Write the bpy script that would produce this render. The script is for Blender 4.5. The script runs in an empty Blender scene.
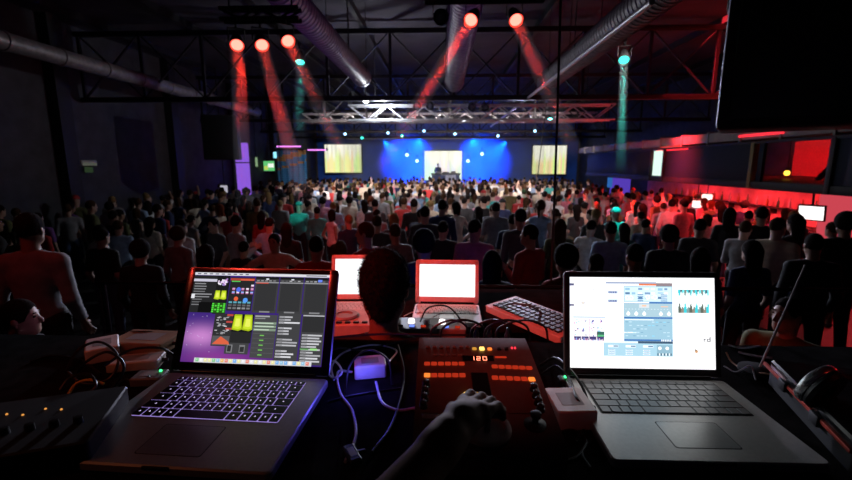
import bpy, bmesh, math, random
import numpy as np
from mathutils import Vector, Matrix, Euler

random.seed(7)
RNG = np.random.default_rng(7)
SC = bpy.context.scene
COL = SC.collection
PI = math.pi
R = math.radians

# ------------------------------------------------------------------ camera
CAMZ = 2.65
FPX = 430.0
PITCH, YAW = 10.0, 2.13
cam_d = bpy.data.cameras.new('camera')
cam = bpy.data.objects.new('camera', cam_d)
COL.objects.link(cam)
cam.location = (0, 0, CAMZ)
cam.rotation_euler = (R(90 - PITCH), 0, R(YAW))
cam_d.sensor_width = 36.0
cam_d.lens = FPX / 852 * 36.0
cam_d.clip_start = 0.02
cam_d.clip_end = 200
SC.camera = cam
cam_d.dof.use_dof = True
cam_d.dof.focus_distance = 1.1
cam_d.dof.aperture_fstop = 4.5
CROT = cam.rotation_euler.to_matrix()
CPOS = Vector((0, 0, CAMZ))


def ray(px, py):
    return CROT @ Vector(((px - 426) / FPX, -(py - 240) / FPX, -1.0))


def at_y(px, py, Y):
    d = ray(px, py)
    return CPOS + d * (Y / d.y)


def at_z(px, py, Z):
    d = ray(px, py)
    return CPOS + d * ((Z - CAMZ) / d.z)


def at_x(px, py, X):
    d = ray(px, py)
    return CPOS + d * (X / d.x)


def project(p):
    q = CROT.transposed() @ (Vector(p) - CPOS)
    return (426 + FPX * q.x / -q.z, 240 - FPX * q.y / -q.z, -q.z)


# ------------------------------------------------------------------ materials
MATS = {}


def pmat(name, col, rough=.55, metal=0.0, var=.12, scale=25.0, bump=0.0, spec=.4, emit=None, estr=0.0, sheen=0):
    if name in MATS:
        return MATS[name]
    m = bpy.data.materials.new(name)
    m.use_nodes = True
    nt = m.node_tree
    b = nt.nodes['Principled BSDF']
    b.inputs['Roughness'].default_value = rough
    b.inputs['Metallic'].default_value = metal
    b.inputs['Specular IOR Level'].default_value = spec
    tc = nt.nodes.new('ShaderNodeTexCoord')
    nz = nt.nodes.new('ShaderNodeTexNoise')
    nz.inputs['Scale'].default_value = scale
    nz.inputs['Detail'].default_value = 3
    nt.links.new(tc.outputs['Object'], nz.inputs['Vector'])
    rp = nt.nodes.new('ShaderNodeValToRGB')
    lo = [max(0, c * (1 - var)) for c in col]
    hi = [min(1, c * (1 + var)) for c in col]
    rp.color_ramp.elements[0].position = .3
    rp.color_ramp.elements[1].position = .7
    rp.color_ramp.elements[0].color = (*lo, 1)
    rp.color_ramp.elements[1].color = (*hi, 1)
    nt.links.new(nz.outputs['Fac'], rp.inputs['Fac'])
    nt.links.new(rp.outputs['Color'], b.inputs['Base Color'])
    if bump:
        bp = nt.nodes.new('ShaderNodeBump')
        bp.inputs['Strength'].default_value = bump
        bp.inputs['Distance'].default_value = .01
        nt.links.new(nz.outputs['Fac'], bp.inputs['Height'])
        nt.links.new(bp.outputs['Normal'], b.inputs['Normal'])
    if emit is not None:
        b.inputs['Emission Color'].default_value = (*emit, 1)
        b.inputs['Emission Strength'].default_value = estr
    MATS[name] = m
    return m


def emat(name, col, s):
    if name in MATS:
        return MATS[name]
    m = bpy.data.materials.new(name)
    m.use_nodes = True
    nt = m.node_tree
    nt.nodes.clear()
    o = nt.nodes.new('ShaderNodeOutputMaterial')
    e = nt.nodes.new('ShaderNodeEmission')
    e.inputs['Color'].default_value = (*col, 1)
    e.inputs['Strength'].default_value = s
    nt.links.new(e.outputs[0], o.inputs['Surface'])
    MATS[name] = m
    return m


def screen_mat(name, s):
    """a lit display: the picture it shows is stored per face"""
    m = bpy.data.materials.new(name)
    m.use_nodes = True
    nt = m.node_tree
    nt.nodes.clear()
    o = nt.nodes.new('ShaderNodeOutputMaterial')
    e = nt.nodes.new('ShaderNodeEmission')
    a = nt.nodes.new('ShaderNodeAttribute')
    a.attribute_name = 'pixel'
    nt.links.new(a.outputs['Color'], e.inputs['Color'])
    e.inputs['Strength'].default_value = s
    nt.links.new(e.outputs[0], o.inputs['Surface'])
    return m


def volmat(name, dens, col=(1, 1, 1), aniso=.2):
    m = bpy.data.materials.new(name)
    m.use_nodes = True
    nt = m.node_tree
    nt.nodes.clear()
    o = nt.nodes.new('ShaderNodeOutputMaterial')
    v = nt.nodes.new('ShaderNodeVolumeScatter')
    v.inputs['Density'].default_value = dens
    v.inputs['Color'].default_value = (*col, 1)
    v.inputs['Anisotropy'].default_value = aniso
    nt.links.new(v.outputs[0], o.inputs['Volume'])
    return m


# ------------------------------------------------------------------ mesh builder
def rotm(rx=0, ry=0, rz=0):
    return Euler((R(rx), R(ry), R(rz)), 'XYZ').to_matrix()


def aim(d):
    """matrix whose +Z points along d"""
    return Vector(d).normalized().to_track_quat('Z', 'Y').to_matrix()


class MB:
    def __init__(s):
        s.v, s.f, s.m, s.c = [], [], [], []

    def add(s, vs, fs, mi=0, col=None):
        b = len(s.v)
        s.v.extend([Vector(v) for v in vs])
        for f in fs:
            s.f.append([i + b for i in f])
            s.m.append(mi)
            s.c.append(col)

    def box(s, c, d, rot=None, mi=0, bev=0.0, seg=2):
        bm = bmesh.new()
        bmesh.ops.create_cube(bm, size=1.0)
        bmesh.ops.scale(bm, vec=d, verts=bm.verts)
        if bev:
            bmesh.ops.bevel(bm, geom=list(bm.edges), offset=min(bev, min(d) * .45), segments=seg, affect='EDGES', profile=.5)
        c = Vector(c)
        vs = [(rot @ v.co if rot is not None else v.co) + c for v in bm.verts]
        bm.verts.index_update()
        s.add(vs, [[v.index for v in f.verts] for f in bm.faces], mi)
        bm.free()
        return s

    def bar(s, a, b, w, h=None, mi=0, bev=0.0):
        a, b = Vector(a), Vector(b)
        s.box((a + b) / 2, (w, h or w, (b - a).length), aim(b - a), mi, bev)
        return s

    def tube(s, pts, r, n=8, caps=True, mi=0):
        pts = [Vector(p) for p in pts]
        k = len(pts)
        rs = r if isinstance(r, (list, tuple)) else [r] * k
        T = [(pts[min(i + 1, k - 1)] - pts[max(i - 1, 0)]).normalized() for i in range(k)]
        up = Vector((0, 0, 1)) if abs(T[0].z) < .9 else Vector((1, 0, 0))
        N = (up - T[0] * up.dot(T[0])).normalized()
        vs = []
        for i in range(k):
            N = (N - T[i] * N.dot(T[i]))
            N = N.normalized() if N.length > 1e-6 else T[i].orthogonal().normalized()
            B = T[i].cross(N)
            for j in range(n):
                a = 2 * PI * j / n
                vs.append(pts[i] + (N * math.cos(a) + B * math.sin(a)) * rs[i])
        fs = []
        for i in range(k - 1):
            for j in range(n):
                j2 = (j + 1) % n
                fs.append([i * n + j, i * n + j2, (i + 1) * n + j2, (i + 1) * n + j])
        if caps:
            fs.append(list(range(n))[::-1])
            fs.append([(k - 1) * n + j for j in range(n)])
        s.add(vs, fs, mi)
        return s

    def lathe(s, prof, o=(0, 0, 0), rot=None, n=24, mi=0):
        """prof: (radius, height) pairs about local z"""
        o = Vector(o)
        vs, rings = [], []
        for (r, z) in prof:
            if r < 1e-5:
                rings.append([len(vs)])
                vs.append(Vector((0, 0, z)))
            else:
                rings.append(list(range(len(vs), len(vs) + n)))
                for j in range(n):
                    a = 2 * PI * j / n
                    vs.append(Vector((r * math.cos(a), r * math.sin(a), z)))
        fs = []
        for A, B in zip(rings, rings[1:]):
            if len(A) == 1 and len(B) == 1:
                continue
            for j in range(n):
                j2 = (j + 1) % n
                if len(A) == 1:
                    fs.append([A[0], B[j2], B[j]])
                elif len(B) == 1:
                    fs.append([A[j], A[j2], B[0]])
                else:
                    fs.append([A[j], A[j2], B[j2], B[j]])
        vs = [(rot @ v if rot is not None else v) + o for v in vs]
        s.add(vs, fs, mi)
        return s

    def ball(s, c, r, rot=None, n=16, mi=0):
        r = r if isinstance(r, (tuple, list)) else (r, r, r)
        k = max(6, n // 2)
        prof = [(math.sin(PI * i / k), -math.cos(PI * i / k)) for i in range(k + 1)]
        prof[0] = (0, -1)
        prof[-1] = (0, 1)
        t = MB().lathe(prof, n=n)
        c = Vector(c)
        vs = [Vector((v.x * r[0], v.y * r[1], v.z * r[2])) for v in t.v]
        s.add([(rot @ v if rot is not None else v) + c for v in vs], t.f, mi)
        return s

    def rect(s, x0, y0, x1, y1, z, col, mi=0):
        """display rectangle in local xy at height z"""
        s.add([(x0, y0, z), (x1, y0, z), (x1, y1, z), (x0, y1, z)], [[0, 1, 2, 3]], mi, col)

    def build(s, name, mats, parent=None, loc=None, rot=None, smooth=40, recenter=None, origin=None):
        if not isinstance(mats, (list, tuple)):
            mats = [mats]
        vs = s.v
        off = Vector((0, 0, 0))
        if parent is None and loc is None and recenter is not False:
            xs = [v.x for v in vs]; ys = [v.y for v in vs]; zs = [v.z for v in vs]
            off = Vector(((min(xs) + max(xs)) / 2, (min(ys) + max(ys)) / 2, min(zs)))
            vs = [v - off for v in vs]
        me = bpy.data.meshes.new(name)
        me.from_pydata([tuple(v) for v in vs], [], s.f)
        for m in mats:
            me.materials.append(m)
        me.polygons.foreach_set('material_index', s.m)
        if any(c is not None for c in s.c):
            ca = me.color_attributes.new('pixel', 'FLOAT_COLOR', 'CORNER')
            buf = []
            for f, c in zip(s.f, s.c):
                c = c or (0, 0, 0)
                if isinstance(c[0], (tuple, list)):
                    for k in range(len(f)):
                        buf.extend((*c[k], 1.0))
                else:
                    buf.extend((*c, 1.0) * len(f))
            ca.data.foreach_set('color', buf)
        if smooth:
            me.polygons.foreach_set('use_smooth', [True] * len(s.f))
            me.set_sharp_from_angle(angle=R(smooth))
        me.update()
        o = bpy.data.objects.new(name, me)
        COL.objects.link(o)
        if parent is not None:
            o.parent = parent
            if loc is not None:
                o.location = loc
        else:
            o.location = Vector(loc) if loc is not None else off
        if rot is not None:
            o.rotation_euler = rot
        return o


def tag(o, label=None, cat=None, group=None, kind=None):
    if label: o['label'] = label
    if cat: o['category'] = cat
    if group: o['group'] = group
    if kind: o['kind'] = kind
    return o


def thing(name, label, cat, loc=(0, 0, 0), rot=(0, 0, 0), group=None):
    o = bpy.data.objects.new(name, None)
    o.empty_display_size = .05
    COL.objects.link(o)
    o.location = loc
    o.rotation_euler = rot
    return tag(o, label, cat, group)


def copy_tree(o, parent=None):
    c = o.copy()
    COL.objects.link(c)
    if parent is not None:
        c.parent = parent
    for ch in list(o.children):
        copy_tree(ch, c)
    return c


def spot(name, loc, target, power, col, angle=20, blend=.3, size=.05):
    d = bpy.data.lights.new(name, 'SPOT')
    d.energy = power
    d.color = col
    d.spot_size = R(angle)
    d.spot_blend = blend
    d.shadow_soft_size = size
    o = bpy.data.objects.new(name, d)
    COL.objects.link(o)
    o.location = loc
    o.rotation_euler = (Vector(target) - Vector(loc)).to_track_quat('-Z', 'Y').to_euler()
    return o


def point(name, loc, power, col, size=.05):
    d = bpy.data.lights.new(name, 'POINT')
    d.energy = power
    d.color = col
    d.shadow_soft_size = size
    o = bpy.data.objects.new(name, d)
    COL.objects.link(o)
    o.location = loc
    return o


def area(name, loc, target, power, col, sx, sy):
    d = bpy.data.lights.new(name, 'AREA')
    d.shape = 'RECTANGLE'
    d.size, d.size_y = sx, sy
    d.energy = power
    d.color = col
    o = bpy.data.objects.new(name, d)
    COL.objects.link(o)
    o.location = loc
    o.rotation_euler = (Vector(target) - Vector(loc)).to_track_quat('-Z', 'Y').to_euler()
    return o


def spline(ctrl, n=10):
    """Catmull-Rom through control points"""
    P = [Vector(p) for p in ctrl]
    P = [P[0] * 2 - P[1]] + P + [P[-1] * 2 - P[-2]]
    out = []
    for i in range(1, len(P) - 2):
        a, b, c, d = P[i - 1:i + 3]
        for k in range(n):
            t = k / n
            out.append(.5 * ((2 * b) + (c - a) * t + (2 * a - 5 * b + 4 * c - d) * t * t + (3 * b - a - 3 * c + d) * t ** 3))
    out.append(P[-2])
    return out
# ------------------------------------------------------------------ people: smooth bodies grown from a skeleton
def surface_nets(f, o, h):
    s = f < 0
    nx, ny, nz = f.shape
    cnt = np.zeros((nx - 1, ny - 1, nz - 1), np.int32)
    acc = np.zeros((nx - 1, ny - 1, nz - 1, 3), np.float32)
    cor = [(i, j, k) for i in (0, 1) for j in (0, 1) for k in (0, 1)]
    sl = lambda c: (slice(c[0], nx - 1 + c[0]), slice(c[1], ny - 1 + c[1]), slice(c[2], nz - 1 + c[2]))
    for a in cor:
        for ax in range(3):
            if a[ax] == 0:
                b = list(a); b[ax] = 1; b = tuple(b)
                fa, fb = f[sl(a)], f[sl(b)]
                m = s[sl(a)] != s[sl(b)]
                t = fa[m] / (fa[m] - fb[m])
                p = np.repeat(np.array(a, np.float32)[None], len(t), 0)
                p[:, ax] += t
                acc[m] += p
                cnt[m] += 1
    act = cnt > 0
    idx = -np.ones(cnt.shape, np.int64)
    idx[act] = np.arange(act.sum())
    ijk = np.argwhere(act).astype(np.float32)
    V = (ijk + acc[act] / cnt[act][:, None]) * h + np.array(o, np.float32)
    Q = []
    for ax in range(3):
        u, w = (ax + 1) % 3, (ax + 2) % 3
        A = [slice(None)] * 3; B = [slice(None)] * 3
        A[ax] = slice(0, -1); B[ax] = slice(1, None)
        m = s[tuple(A)] != s[tuple(B)]
        e = np.argwhere(m)
        e = e[(e[:, u] > 0) & (e[:, w] > 0) & (e[:, u] < f.shape[u] - 1) & (e[:, w] < f.shape[w] - 1)]
        if not len(e):
            continue
        ins = s[tuple(e.T)]
        c = []
        for du, dw in ((1, 1), (0, 1), (0, 0), (1, 0)):
            g = e.copy(); g[:, u] -= du; g[:, w] -= dw
            c.append(idx[tuple(g.T)])
        q = np.stack(c, 1)
        q[~ins] = q[~ins][:, ::-1]
        Q.append(q)
    return V.astype(np.float32), np.concatenate(Q)


def mesh_sdf(prims, h, cuts=(), noise=0.0):
    lo = np.array([1e9] * 3); hi = -lo
    for p in prims:
        if p[0] == 'c':
            r = max(p[3], p[4])
            for q in (p[1], p[2]):
                lo = np.minimum(lo, np.array(q) - r); hi = np.maximum(hi, np.array(q) + r)
        else:
            r = max(p[2])
            lo = np.minimum(lo, np.array(p[1]) - r); hi = np.maximum(hi, np.array(p[1]) + r)
    lo -= 3 * h; hi += 3 * h
    n = np.ceil((hi - lo) / h).astype(int) + 1
    f = np.full(n, 1.0, np.float32)
    axs = [lo[i] + h * np.arange(n[i]) for i in range(3)]
    for p in prims:
        k = p[-1]
        if p[0] == 'c':
            a, b = np.array(p[1], float), np.array(p[2], float)
            r = max(p[3], p[4])
            plo, phi = np.minimum(a, b) - r, np.maximum(a, b) + r
        else:
            r = max(p[2]); plo, phi = np.array(p[1]) - r, np.array(p[1]) + r
        pad = k + 3 * h
        i0 = np.clip(np.floor((plo - pad - lo) / h).astype(int), 0, n - 1)
        i1 = np.clip(np.ceil((phi + pad - lo) / h).astype(int) + 1, 1, n)
        X, Y, Z = np.meshgrid(*[axs[i][i0[i]:i1[i]] for i in range(3)], indexing='ij')
        if p[0] == 'c':
            d = b - a
            L2 = max(d @ d, 1e-9)
            t = np.clip(((X - a[0]) * d[0] + (Y - a[1]) * d[1] + (Z - a[2]) * d[2]) / L2, 0, 1)
            g = np.sqrt((X - a[0] - t * d[0]) ** 2 + (Y - a[1] - t * d[1]) ** 2 + (Z - a[2] - t * d[2]) ** 2) - (p[3] + t * (p[4] - p[3]))
        else:
            M = np.array(p[3]) if p[3] is not None else np.eye(3)
            c = np.array(p[1])
            q = np.stack([X - c[0], Y - c[1], Z - c[2]], -1) @ M     # into the local frame
            r3 = np.array(p[2])
            k0 = np.linalg.norm(q / r3, axis=-1)
            k1 = np.linalg.norm(q / r3 ** 2, axis=-1)
            g = k0 * (k0 - 1) / np.maximum(k1, 1e-6)
        S = tuple(slice(i0[i], i1[i]) for i in range(3))
        w = f[S]
        hh = np.maximum(k - np.abs(w - g), 0) / max(k, 1e-6)
        f[S] = np.minimum(w, g) - hh * hh * k * .25
    if cuts:
        X, Y, Z = np.meshgrid(*axs, indexing='ij')
        for (nv, d) in cuts:
            f = np.maximum(f, X * nv[0] + Y * nv[1] + Z * nv[2] - d)
    if noise:
        X, Y, Z = np.meshgrid(*axs, indexing='ij')
        f = f + noise * (np.sin(X * 310 + 2 * np.sin(Z * 170)) * np.sin(Y * 290 + Z * 60) * np.sin(Z * 330 + X * 50))
    f[0] = f[-1] = 1; f[:, 0] = f[:, -1] = 1; f[:, :, 0] = f[:, :, -1] = 1
    return surface_nets(f.astype(np.float32), lo, h)


def np_mesh(name, V, Q, mi=None, smooth=True):
    me = bpy.data.meshes.new(name)
    nq = len(Q)
    me.vertices.add(len(V))
    me.vertices.foreach_set('co', np.ascontiguousarray(V, np.float32).ravel())
    me.loops.add(nq * 4)
    me.loops.foreach_set('vertex_index', np.ascontiguousarray(Q, np.int32).ravel())
    me.polygons.add(nq)
    me.polygons.foreach_set('loop_start', np.arange(0, nq * 4, 4, dtype=np.int32))
    if mi is not None:
        me.polygons.foreach_set('material_index', np.ascontiguousarray(mi, np.int32))
    me.polygons.foreach_set('use_smooth', np.ones(nq, bool))
    me.update(calc_edges=True)
    me.validate()
    return me


def finger_geo(W, dirv, palm_n, sgn, curl=.5, sc=1.0):
    """five tapered fingers from wrist W along dirv; palm_n = palm normal; returns prims"""
    d = Vector(dirv).normalized()
    pn = Vector(palm_n); pn = (pn - d * pn.dot(d)).normalized()
    side = d.cross(pn) * sgn
    W = Vector(W)
    out = [('c', tuple(W), tuple(W + d * .07 * sc), .026 * sc, .034 * sc, .02)]
    for i, (o, L) in enumerate(((.030, .07), (.010, .08), (-.010, .075), (-.029, .058))):
        b = W + d * .075 * sc + side * o * sc
        dd = d
        rr = .0105 * sc
        for seg in (.45, .32, .23):
            q = Matrix.Rotation(-curl * .8, 3, side * sgn)
            dd = (q @ dd).normalized()
            e = b + dd * L * seg * sc
            out.append(('c', tuple(b), tuple(e), rr, rr * .9, .004))
            b = e; rr *= .92
    b = W + d * .025 * sc + side * .028 * sc
    t1 = b + (d * .035 + side * .025 + pn * .012) * sc
    t2 = t1 + (d * .030 + side * .006 + pn * .012) * sc
    out.append(('c', tuple(b), tuple(t1), .013 * sc, .0115 * sc, .01))
    out.append(('c', tuple(t1), tuple(t2), .0115 * sc, .010 * sc, .004))
    return out


class Fig:
    """skeleton of a person facing +y, feet at z = 0"""
    def __init__(s, sex='m', arms='down', lean=0.0, hyaw=0, hpitch=0, hair='short', sleeves='short', seat=None):
        s.sex, s.hair, s.sleeves = sex, hair, sleeves
        s.dz = 0.0
        w = 1.0 if sex == 'm' else .88
        s.w = w
        hipw = .095 if sex == 'm' else .10
        zt = 0.0
        s.hip = {k: Vector((k * hipw, 0, .92)) for k in (-1, 1)}
        s.knee = {-1: Vector((-.11, .03, .50)), 1: Vector((.12, .01, .50))}
        s.ank = {-1: Vector((-.12, .0, .085)), 1: Vector((.14, -.03, .085))}
        s.pel = Vector((0, 0, .97))
        L = lambda z: Vector((0, lean * (z - .95) ** 1.2 if z > .95 else 0, z))
        s.wai, s.che, s.nek = L(1.11), L(1.31), L(1.47) + Vector((0, -.015, 0))
        s.shz = 1.40
        s.sho = {k: L(s.shz) + Vector((k * .185 * w, -.015, 0)) for k in (-1, 1)}
        s.head = L(1.65) + Vector((0, .015, 0))
        s.hrot = rotm(hpitch, 0, hyaw)
        s.elb, s.wri = {}, {}
        pos = {'down': ((.06, -.03, -.30), (.05, .10, -.53)),
               'front': ((.05, .02, -.29), (-.07, .25, -.20)),
               'drink': ((.06, .04, -.28), (-.04, .22, -.06)),
               'up': ((.10, .10, .24), (.03, .13, .50)),
               'half': ((.20, .08, -.14), (.16, .22, .10)),
               'hip': ((.17, -.06, -.26), (.02, .05, -.42)),
               'wide': ((.26, .02, -.14), (.42, .16, -.22)),
               'fwd': ((.03, .24, -.16), (-.03, .47, -.13))}
        a = arms if isinstance(arms, tuple) else (arms, arms)
        for k, nm in zip((-1, 1), a):
            e, h = pos[nm]
            s.elb[k] = s.sho[k] + Vector((k * e[0], e[1], e[2]))
            s.wri[k] = s.sho[k] + Vector((k * h[0], h[1], h[2]))

    def torso(s, g=0.0):
        w = s.w
        pr = [('e', s.pel, (.165 + g, .115 + g, .125 + g), None, .08),
              ('e', s.wai, (.135 * w + g, .098 * w + g, .14 + g), None, .08),
              ('e', s.che + Vector((0, 0, -.02)), (.165 * w + g, .112 * w + g, .165 + g), None, .08),
              ('c', s.nek + Vector((-.03, 0, -.035)), s.sho[-1] + Vector((.012, 0, 0)), .052 * w + g, .056 * w + g, .05),
              ('c', s.nek + Vector((.03, 0, -.035)), s.sho[1] + Vector((-.012, 0, 0)), .052 * w + g, .056 * w + g, .05)]
        if s.sex == 'f':
            for k in (-1, 1):
                pr.append(('e', s.che + Vector((k * .065, .085, -.03)), (.06 + g, .05 + g, .06 + g), None, .04))
        return pr

    def prims_body(s):
        w = s.w
        pr = s.torso(-.004)
        pr.append(('c', s.nek - Vector((0, 0, .02)), s.head - Vector((0, .02, .06)), .060 * w, .054 * w, .03))
        for k in (-1, 1):
            pr.append(('c', s.hip[k], s.knee[k], .088 * w, .058 * w, .05))
            pr.append(('c', s.knee[k], s.ank[k], .058 * w, .040, .03))
            ft = s.ank[k] + Vector((k * .02, .15, -.045))
            pr.append(('c', s.ank[k] - Vector((0, .03, .04)), ft, .042, .034, .03))
            pr.append(('c', s.sho[k], s.elb[k], .052 * w, .041 * w, .03))
            pr.append(('c', s.elb[k], s.wri[k], .043 * w, .028 * w, .02))
        return pr

    def prims_hands(s):
        pr = []
        for k in (-1, 1):
            d = (s.wri[k] - s.elb[k]).normalized()
            pn = Vector((-k, .2, 0))
            if abs(d.x) > .8: pn = Vector((0, .3, -1))
            pr += finger_geo(s.wri[k], d, pn, k, .35)
        return pr

    def H(s, x, y, z):
        return s.head + s.hrot @ Vector((x, y, z))

    def prims_head(s):
        M = [list(r) for r in s.hrot]
        pr = [('e', s.H(0, -.012, .025), (.074, .093, .098), M, .02),
              ('e', s.H(0, .022, -.035), (.060, .068, .088), M, .03),
              ('e', s.H(0, .058, -.088), (.030, .026, .024), M, .03),
              ('c', s.H(-.045, .0, -.07), s.H(0, .05, -.09), .026, .022, .03),
              ('c', s.H(.045, .0, -.07), s.H(0, .05, -.09), .026, .022, .03),
              ('c', s.H(0, .084, .012), s.H(0, .104, -.030), .009, .014, .012),
              ('e', s.H(-.028, .073, .028), (.024, .012, .008), M, .012),
              ('e', s.H(.028, .073, .028), (.024, .012, .008), M, .012),
              ('e', s.H(0, .084, -.058), (.022, .009, .007), M, .008),
              ('c', s.H(0, -.02, -.04), s.nek, .055 * s.w, .058 * s.w, .03)]
        for k in (-1, 1):
            pr.append(('e', s.H(k * .077, -.012, -.012), (.010, .020, .032), M, .008))
        return pr

    def geo(s, h=.018, hh=.011, hands=True, hairnoise=0.0):
        """{slot: (V, Q)} : skin, top, trousers, hair, shoes"""
        out = {}
        pts = [mesh_sdf(s.prims_body(), h), mesh_sdf(s.prims_head(), hh)]
        if hands:
            pts.append(mesh_sdf(s.prims_hands(), .0065 if hh <= .011 else .011))
        out['skin'] = join(pts)
        g = .012
        tp = s.torso(g)
        tp = [p for p in tp]
        for k in (-1, 1):
            if s.sleeves == 'long':
                tp.append(('c', s.sho[k], s.elb[k], .062 * s.w, .053 * s.w, .03))
                tp.append(('c', s.elb[k], s.elb[k].lerp(s.wri[k], .93), .053 * s.w, .040 * s.w, .02))
            elif s.sleeves == 'short':
                tp.append(('c', s.sho[k], s.sho[k].lerp(s.elb[k], .72), .064 * s.w, .060 * s.w, .03))
        top = mesh_sdf(tp, h, cuts=[((0, 0, -1), -(.90 + s.dz))])
        out['top'] = top
        tr = [('e', s.pel, (.172, .122, .125), None, .06)]
        for k in (-1, 1):
            tr.append(('c', s.hip[k], s.knee[k], .098 * s.w, .070 * s.w, .05))
            tr.append(('c', s.knee[k], s.ank[k], .070 * s.w, .058, .03))
        out['trousers'] = mesh_sdf(tr, h, cuts=[((0, 0, 1), 1.04 + s.dz), ((0, 0, -1), -.06)])
        sh = []
        for k in (-1, 1):
            ft = s.ank[k] + Vector((k * .02, .16, -.045))
            sh.append(('c', s.ank[k] - Vector((0, .03, .04)), ft, .046, .040, .03))
        out['shoes'] = mesh_sdf(sh, h * .8, cuts=[((0, 0, -1), 0.0)])
        # hair
        M = [list(r) for r in s.hrot]
        hp, cuts = [], []
        fw = s.hrot @ Vector((0, 1, -.38))
        cuts.append((tuple(fw), fw.dot(s.head) + .044))
        dn = s.hrot @ Vector((0, .55, -1))
        if s.hair in ('short', 'cap'):
            hp.append(('e', s.H(0, -.014, .028), (.083, .101, .106), M, .02))
            cuts.append((tuple(dn), dn.dot(s.head) + .03))
        elif s.hair == 'nape':
            hp.append(('e', s.H(0, -.014, .022), (.085, .103, .112), M, .02))
            hp.append(('c', s.H(0, -.06, -.02), s.H(0, -.062, -.085), .055, .040, .03))
            cuts.append((tuple(dn), dn.dot(s.head) + .066))
        elif s.hair == 'crop':
            hp.append(('e', s.H(0, -.013, .026), (.079, .098, .102), M, .02))
            cuts.append((tuple(dn), dn.dot(s.head) + .02))
        elif s.hair == 'bushy':
            hp.append(('e', s.H(0, -.02, .035), (.108, .118, .122), M, .02))
            cuts.append((tuple(dn), dn.dot(s.head) + .06))
        else:
            hp.append(('e', s.H(0, -.014, .028), (.086, .104, .106), M, .02))
            if s.hair == 'long':
                hp.append(('c', s.H(-.04, -.055, .0), s.H(-.05, -.075, -.24), .055, .035, .04))
                hp.append(('c', s.H(.04, -.055, .0), s.H(.05, -.075, -.24), .055, .035, .04))
                hp.append(('c', s.H(0, -.07, .0), s.H(0, -.09, -.27), .05, .04, .04))
            elif s.hair == 'bob':
                for k in (-1, 1):
                    hp.append(('c', s.H(k * .05, -.03, .0), s.H(k * .065, -.02, -.11), .045, .030, .03))
                hp.append(('c', s.H(0, -.06, .0), s.H(0, -.065, -.12), .05, .045, .03))
            elif s.hair == 'tail':
                hp.append(('c', s.H(0, -.10, .04), s.H(0, -.145, .0), .03, .034, .02))
                hp.append(('c', s.H(0, -.145, .0), s.H(0, -.13, -.18), .034, .012, .02))
        hv = mesh_sdf(hp, hh, cuts=cuts, noise=hairnoise)
        if s.hair == 'cap':
            t = mesh_sdf([('e', s.H(0, -.014, .045), (.092, .108, .100), M, .01)], hh, cuts=[(tuple(s.hrot @ Vector((0, 0, -1))), (s.hrot @ Vector((0, 0, -1))).dot(s.head) - .035)])
            b = mesh_sdf([('e', s.H(0, .09, .040), (.075, .075, .009), M, .01)], hh * .7)
            hv = join([t, b])
        elif hh <= .012:
            bits = [hv]
            for k in (-1, 1):   # eyes and brows
                bits.append(mesh_sdf([('e', s.H(k * .030, .079, .010), (.013, .010, .007), M, .001)], .0035))
                bits.append(mesh_sdf([('e', s.H(k * .030, .083, .034), (.020, .007, .005), M, .001)], .0035))
            hv = join(bits)
        out['hair'] = hv
        return out


def join(pts):
    V, Q, n = [], [], 0
    for v, q in pts:
        V.append(v); Q.append(q + n); n += len(v)
    return np.concatenate(V), np.concatenate(Q)


SLOTS = ('skin', 'top', 'trousers', 'hair', 'shoes')
# ------------------------------------------------------------------ shared materials
BLACK = pmat('black_paint', (.012, .012, .013), .6)
RUBBER = pmat('black_rubber', (.010, .010, .011), .45)
GLOSS = pmat('black_gloss', (.008, .008, .009), .22)
STEEL = pmat('dark_steel', (.016, .015, .018), .55, .2)
ALU = pmat('truss_aluminium', (.62, .62, .64), .38, .7)
ZINC = pmat('galvanised_duct', (.24, .23, .23), .5, .35, .25, 9)
CONC = pmat('dark_wall_paint', (.05, .052, .06), .8, 0, .25, 3, .1)
CEILM = pmat('dark_ceiling', (.036, .030, .042), .85, 0, .3, 1.2, .1)
FLOORM = pmat('dark_floor', (.03, .028, .03), .6, 0, .3, 4)
WHITEP = pmat('white_plastic', (.72, .70, .68), .4)
GREYP = pmat('grey_plastic', (.20, .19, .19), .45)

FX0, FX1, FY0, FY1, CZ = -10.2, 10.8, -2.2, 35.0, 6.4


def slab(name, c, d, m, kind='structure'):
    o = MB().box(c, d).build(name, m)
    if kind: o['kind'] = kind
    return o


slab('floor', (.3, 16.4, -.1), (21.4, 37.6, .2), FLOORM)
slab('ceiling', (.3, 16.4, CZ + .1), (21.4, 37.6, .2), CEILM)
slab('wall_left', (FX0 - .1, 16.4, CZ / 2), (.2, 37.6, CZ), CONC)
slab('wall_right', (FX1 + .1, 16.4, CZ / 2), (.2, 37.6, CZ), CONC)
slab('wall_back', (.3, FY1 + .1, CZ / 2), (21.4, .2, CZ), CONC)
for i, Y in enumerate((6.6, 11.4, 16.2, 21.0, 25.8)):
    slab('wall_left_pilaster_%d' % (i + 1), (FX0 + .14, Y, CZ / 2), (.28, .42, CZ), BLACK)
for i in range(9):     # purlins under the roof
    slab('ceiling_beam_%d' % (i + 1), (-9.2 + i * 2.35, 16.4, CZ - .09), (.10, 37.2, .18), STEEL)

slab('booth_platform', (.25, .6, .525), (4.9, 4.0, 1.05), BLACK)
slab('stage_platform', (-.1, 32.7, .5), (11.5, 4.4, 1.0), BLACK)

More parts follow.
